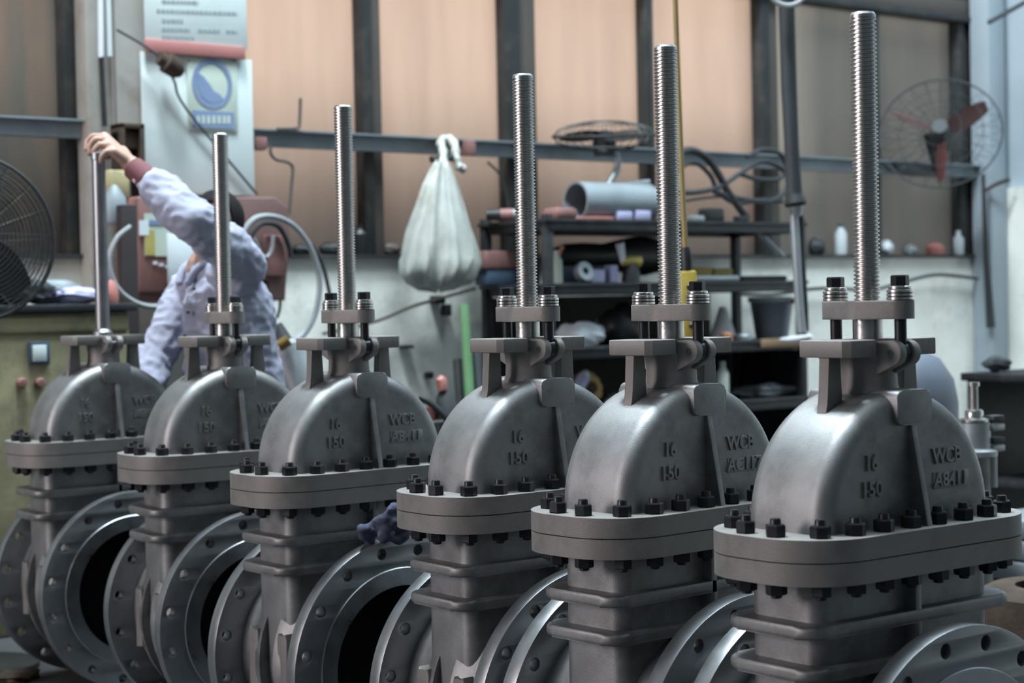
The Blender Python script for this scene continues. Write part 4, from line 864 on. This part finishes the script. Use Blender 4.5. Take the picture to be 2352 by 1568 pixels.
for j in range(4): limb(sk, [P_[2] + Vector((0, -0.03 + 0.02*j, 0)), P_[2] + Vector((-0.035, -0.03 + 0.02*j, -0.02)), P_[2] + Vector((-0.045, -0.03 + 0.02*j, -0.05))], [0.0105, 0.0095, 0.008], 8)
limb(sk, [P_[1], P_[1] + Vector((-0.02, -0.05, -0.01)), P_[1] + Vector((-0.05, -0.055, -0.03))], [0.014, 0.011, 0.009], 8)
person = link('person', fuse(sk, 0.0052, 2), 'skin', None, 80)
tag(person, 'worker in a pale lavender shirt reaching up to grip the leftmost stem', 'person')
def wrinkle(amp, sc):
    return lambda p: amp*(0.8*mnoise.noise(p*sc) + 0.7*(0.35 - abs(mnoise.noise(Vector((p.x*sc*1.3 + p.z*sc*0.9, p.y*sc*1.3, p.z*sc*2.2))))) + 0.25*mnoise.noise(p*sc*4))
sb = MB()
limb(sb, [onD(494, 636, 5.72), onD(524, 705, 5.72), onD(532, 800, 5.75), onD(545, 960, 5.78)], [0.095, 0.148, 0.155, 0.165])
limb(sb, [shL + Vector((0, 0, -0.015)), onD(500, 640, 5.72), shR], [0.078, 0.085, 0.078])
limb(sb, [shL, onD(516, 566, 5.48), elL, onD(392, 458, 5.40), onD(366, 436, 5.425), onD(348, 419, 5.44)], [0.082, 0.072, 0.069, 0.065, 0.060, 0.044])
limb(sb, [shR, onD(392, 750, 5.80), elR, onD(342, 862, 5.70), wrR + (elR - wrR)*0.25], [0.080, 0.070, 0.066, 0.060, 0.045])
shirt = link('shirt', fuse(sb, 0.0075, 3, wrinkle(0.016, 13)), 'shirt', person, 80)
cl = MB()
for s in (1, -1):
    cl.tube(spline([nb_ + Vector((0.055, 0, 0.055)), nb_ + Vector((0.0, s*0.072, 0.045)), nb_ + Vector((-0.075, s*0.050, 0.010)), nb_ + Vector((-0.105, s*0.03, -0.045))], 4), 0.014, 8)
link('collar', fuse(cl, 0.005, 2), 'shirt', person, 80)
cu0, cu1 = onD(307, 386, 5.474), onD(342, 413, 5.445)
MB().lathe([(0.026, 0.0), (0.037, 0.0), (0.0395, (cu1 - cu0).length), (0.02, (cu1 - cu0).length)], 28, frame(cu0, cu1 - cu0), cap=False).obj('cuff', 'cuff', person)
cb_ = onD(311, 414, 5.435); MB().sphere(cb_, (0.009, 0.009, 0.009), 12, 8).obj('cuff_button', 'paper', person)
for k, (x, y) in enumerate(((446, 662), (432, 716), (424, 770))): MB().sphere(onD(x, y, 5.595 + 0.01*k), 0.0065, 10, 6).obj('shirt_button', 'rubber', person)
tr = MB()
for h, dx in ((hipL, 0.02), (hipR, -0.04)): limb(tr, [h + Vector((0, 0, 0.04)), (h.x + dx - 0.02, h.y, 0.45), (h.x + dx + 0.03, h.y, 0.10)], [0.105, 0.080, 0.070])
limb(tr, [hipL + Vector((0, 0, 0.06)), hipR + Vector((0, 0, 0.06))], [0.11, 0.11])
link('trousers', fuse(tr, 0.010, 2), 'trousers', person, 80)
for h, dx in ((hipL, 0.02), (hipR, -0.04)):
    sh_ = MB(); limb(sh_, [(h.x + dx + 0.05, h.y, 0.052), (h.x + dx - 0.05, h.y, 0.05), (h.x + dx - 0.17, h.y, 0.042)], [0.05, 0.048, 0.040]); link('shoe', fuse(sh_, 0.008, 2), 'blackplastic', person, 80)
# hair cap
hm = MB().sphere((-0.014, 0, 0.028), (0.101, 0.083, 0.098), 40, 28); keepf = []
for f in hm.f:
    c_ = sum((Vector(hm.v[i]) for i in f), Vector())/len(f)
    if c_.z > 0.088 + 0.35*max(0, c_.x - 0.03) or (c_.x < 0.018 and c_.z > -0.015) or (c_.x < -0.045 and c_.z > -0.06): keepf.append(f)
hm.f = keepf; me = hm.mesh()
bm = bmesh.new(); bm.from_mesh(me); bmesh.ops.remove_doubles(bm, verts=bm.verts, dist=1e-5); bmesh.ops.solidify(bm, geom=bm.faces[:], thickness=0.010)
bmesh.ops.delete(bm, geom=[v for v in bm.verts if not v.link_faces], context='VERTS'); bm.to_mesh(me); bm.free(); me.transform(HM)
link('hair', me, 'hair', person, 80)
for s in (1, -1):
    MB().sphere((0.083, s*0.030, 0.008), (0.007, 0.012, 0.006), 12, 8, HM).obj('eye', 'paper', person); MB().sphere((0.089, s*0.030, 0.008), (0.003, 0.005, 0.005), 10, 6, HM).obj('iris', 'hair', person)
    MB().tube([HM @ Vector((0.086, s*0.016, 0.026)), HM @ Vector((0.084, s*0.032, 0.030)), HM @ Vector((0.074, s*0.046, 0.025))], 0.0035, 6).obj('eyebrow', 'hair', person)
# ------------------------------------------------------------------ rag over the third valve's front flange
rg = MB(); RD = 4.09
for pts in (((832, 1216), (848, 1206), (868, 1198), (886, 1190), (892, 1174), (906, 1166), (916, 1170)), ((896, 1172), (904, 1186), (902, 1198)), ((850, 1224), (876, 1214), (900, 1210), (922, 1206), (934, 1214)), ((840, 1222), (834, 1230), (850, 1236)), ((922, 1210), (930, 1228), (916, 1238), (896, 1236)), ((886, 1216), (880, 1232))):
    P_ = [onD(x, y, RD + 0.02*math.sin(x*0.09)) for x, y in pts]; limb(rg, P_, [0.011 + 0.005*math.sin(i*2.1 + pts[0][0]) for i in range(len(P_))], 10)
ro = link('rag', fuse(rg, 0.0042, 1, wrinkle(0.004, 60)), 'navy', None, 80); tag(ro, 'crumpled navy blue rag draped over the third valve flange', 'rag')
# ------------------------------------------------------------------ gap between third and fourth valves: leaning tubes and vise
for x0, x1, y0, mt, lab, r in ((1051, 1085, 826, 'blackplastic', 'black tube leaning left of the green stick', 0.022), (1066, 1104, 700, 'green', 'bright green stick leaning against the tool rack', 0.022), (1094, 1130, 800, 'rubber', 'dark tube leaning right of the green stick', 0.022)):
    t_ = onD(x0, y0, 7.55); f_ = onZ(x1, 1330, 0.0); o = MB().tube([t_, Vector((f_.x, f_.y, 0.012))], r, 14).obj('leaning_tube', mt); tag(o, lab, 'tube')
vp = onD(1012, 940, 6.6); vi = thing('vise_stand', (vp.x, vp.y, 0))
keep(MB().tube([(vp.x, vp.y, 0), (vp.x, vp.y, vp.z - 0.05)], 0.045, 14).obj('stand', 'rubber'), vi)
keep(MB().lathe([(0, 0), (0.14, 0), (0.14, 0.02), (0, 0.02)], 24, Matrix.Translation((vp.x, vp.y, 0))).obj('foot', 'rubber'), vi)
keep(MB().tube([onD(1030, 960, 6.6), onD(1022, 910, 6.6), onD(1020, 896, 6.6)], [0.05, 0.035, 0.02], 14).obj('jaw', 'rubber'), vi)
keep(MB().tube([onD(1016, 896, 6.58), onD(1014, 872, 6.58), onD(1018, 864, 6.58)], [0.018, 0.022, 0.012], 12).obj('grip', 'salmon'), vi)
keep(MB().tube(spline([onD(962, 912, 6.56), onD(986, 924, 6.56), onD(1012, 946, 6.56), onD(1032, 968, 6.56)]), 0.014, 10).obj('lever', 'blackplastic'), vi)
keep(MB().tube([onD(988, 934, 6.58), onD(992, 966, 6.58)], [0.03, 0.014], 12).obj('screw_cap', 'salmon'), vi)
tag(vi, 'dark vise stand with red grips between the third and fourth valves', 'vise')
# ------------------------------------------------------------------ right: bench, drum, small valve, scrap
bz = 0.80; bl = onZ(2205, 856, bz); bx0, by1 = bl.x, bl.y; by0 = by1 - 0.42
wb = thing('work_bench', (bx0, by0, 0))
keep(MB().box((bx0, by0, bz - 0.035), (bx0 + 1.6, by1, bz), 0.005).obj('bench_top', 'black'), wb)
for x in (bx0 + 0.04, bx0 + 1.5):
    for y in (by0 + 0.03, by1 - 0.05): keep(MB().box((x, y, 0), (x + 0.045, y + 0.045, bz - 0.03), 0.003).obj('leg', 'mullion'), wb)
keep(MB().box((bx0 + 0.085, by0 + 0.01, bz - 0.16), (bx0 + 1.5, by0 + 0.03, bz - 0.035), 0.004).obj('apron', 'purple'), wb)
keep(MB().box((bx0 + 0.05, by1 - 0.03, 0.1), (bx0 + 1.5, by1 - 0.01, bz - 0.04)).obj('back_panel', 'black'), wb)
keep(MB().box((bx0 + 0.04, by0 + 0.02, 0.30), (bx0 + 1.5, by1 - 0.03, 0.33), 0.003).obj('lower_shelf', 'black'), wb)
tag(wb, 'black work bench with purple apron at the right edge', 'bench')
for dx, dy, r, mt, lab in ((0.10, 0.30, (0.07, 0.05, 0.035), 'rubber', 'dark rag on the left end of the black bench'), (0.20, 0.12, (0.04, 0.03, 0.02), 'greyhose', 'pale scrap at the front of the black bench'), (0.30, 0.24, (0.05, 0.04, 0.05), 'clear', 'cloudy plastic scrap on the black bench by the edge'), (0.27, 0.08, (0.025, 0.02, 0.018), 'ochre', 'small yellow scrap on the black bench')):
    lump('bench_scrap', (bx0 + dx, by0 + dy, bz + r[2]*1.05), r, int(dx*100), mt, lab, 'scrap', 0.2)
o = MB().lathe([(0, 0), (0.07, 0), (0.07, 0.16), (0.05, 0.19), (0, 0.19)], 20, Matrix.Translation((bx0 + 0.36, by0 + 0.16, 0.331))).obj('tin', 'brass'); tag(o, 'brown tin on the lower shelf of the black bench', 'tin')
o = MB().lathe([(0, 0), (0.045, 0), (0.045, 0.10), (0.02, 0.14), (0, 0.14)], 18, Matrix.Translation((bx0 + 0.26, by0 + 0.08, 0.331))).obj('jar', 'paper'); tag(o, 'white jar on the lower shelf of the black bench', 'jar')
dc = onD(2040, 900, 6.0); o = thing('steel_drum', (dc.x, dc.y, 0)); dr = 0.235
MB().lathe([(0, 0.0), (dr*0.97, 0), (dr, 0.02), (dr, 0.30), (dr*1.02, 0.31), (dr, 0.32), (dr, 0.58), (dr*1.02, 0.59), (dr, 0.60), (dr, 0.78), (dr*0.94, 0.86), (dr*0.75, 0.93), (dr*0.45, 0.965), (0, 0.97)], 48).obj('shell', 'bluegrey', o)
MB().lathe([(0, 0.965), (0.05, 0.965), (0.05, 0.99), (0, 0.99)], 20).obj('plug', 'rubber', o); tag(o, 'round shouldered blue grey drum behind the nearest valve', 'drum')
sv = thing('small_valve', (0, 0, 0)); sp = onD(2240, 1150, 5.3); sv.location = (sp.x, sp.y, 0)
def sz(y): return onD(2240, y, 5.3).z
MB().lathe([(0, 0), (0.13, 0), (0.13, 0.03), (0.05, 0.05), (0.045, sz(1045)), (0.05, sz(1030)), (0, sz(1030))], 28).obj('body', 'cast', sv)
MB().lathe([(0.05, sz(1050)), (0.068, sz(1046)), (0.068, sz(1034)), (0.048, sz(1028)), (0.048, sz(970)), (0, sz(970))], 28).obj('bonnet', 'galv', sv)
MB().lathe([(0.046, sz(968)), (0.046, sz(962)), (0.028, sz(958)), (0.028, sz(945)), (0.024, sz(940)), (0, sz(940))], 24).obj('gland', 'washer', sv)
threaded(0.0135, 0.002, 0.005, sz(945), sz(884), 24).obj('stem', 'thread', sv)
MB().lathe([(0, 0), (0.018, 0), (0.018, 0.012), (0, 0.012)], 18, Matrix.Translation((0, 0, sz(886)))).obj('stem_collar', 'washer', sv)
for k, y in enumerate((962, 982, 1012, 1030)): MB().box((0.03, -0.05, sz(y) - 0.010), (0.085, -0.01, sz(y) + 0.010), 0.003).obj('lug', 'galv' if k % 2 else 'rubber', sv)
MB().tube([(0.05, -0.02, sz(1120)), (0.05, -0.02, sz(1040))], 0.02, 12).obj('bypass_pipe', 'galv', sv)
tag(sv, 'small upright valve with bright stem behind the nearest valve', 'valve')
# floor scrap at right: rusty casting and plates
rp = onD(2420, 1420, 4.7)
o = MB().lathe([(0.10, 0), (0.30, 0), (0.32, 0.02), (0.32, 0.10), (0.24, 0.14), (0.20, 0.34), (0.16, 0.36), (0.10, 0.36), (0.10, 0)], 48, cap=False).obj('rusty_casting', 'rust'); o.location = (rp.x, rp.y, 0); tag(o, 'rust brown round casting on the floor at the right edge', 'casting')
gs = onD(2380, 1240, 6.2); st_ = thing('plate_stack', (gs.x, gs.y, 0))
hz = onD(2345, 1180, 6.2).z; n = 5
for k in range(n): MB().box((-0.20 + 0.01*k, -0.16, hz*k/n + 0.002), (0.5 - 0.012*k, 0.16, hz*(k + 1)/n - 0.006), 0.006).obj('plate', 'galv', st_)
tag(st_, 'stack of thick grey plates at the right edge', 'plates')
lump('rusty_scrap', tuple(onZ(34, 1556, 0.012)), (0.07, 0.05, 0.022), 77, 'rust', 'orange rusty scrap on the floor in the bottom left corner', 'scrap', 0.3)
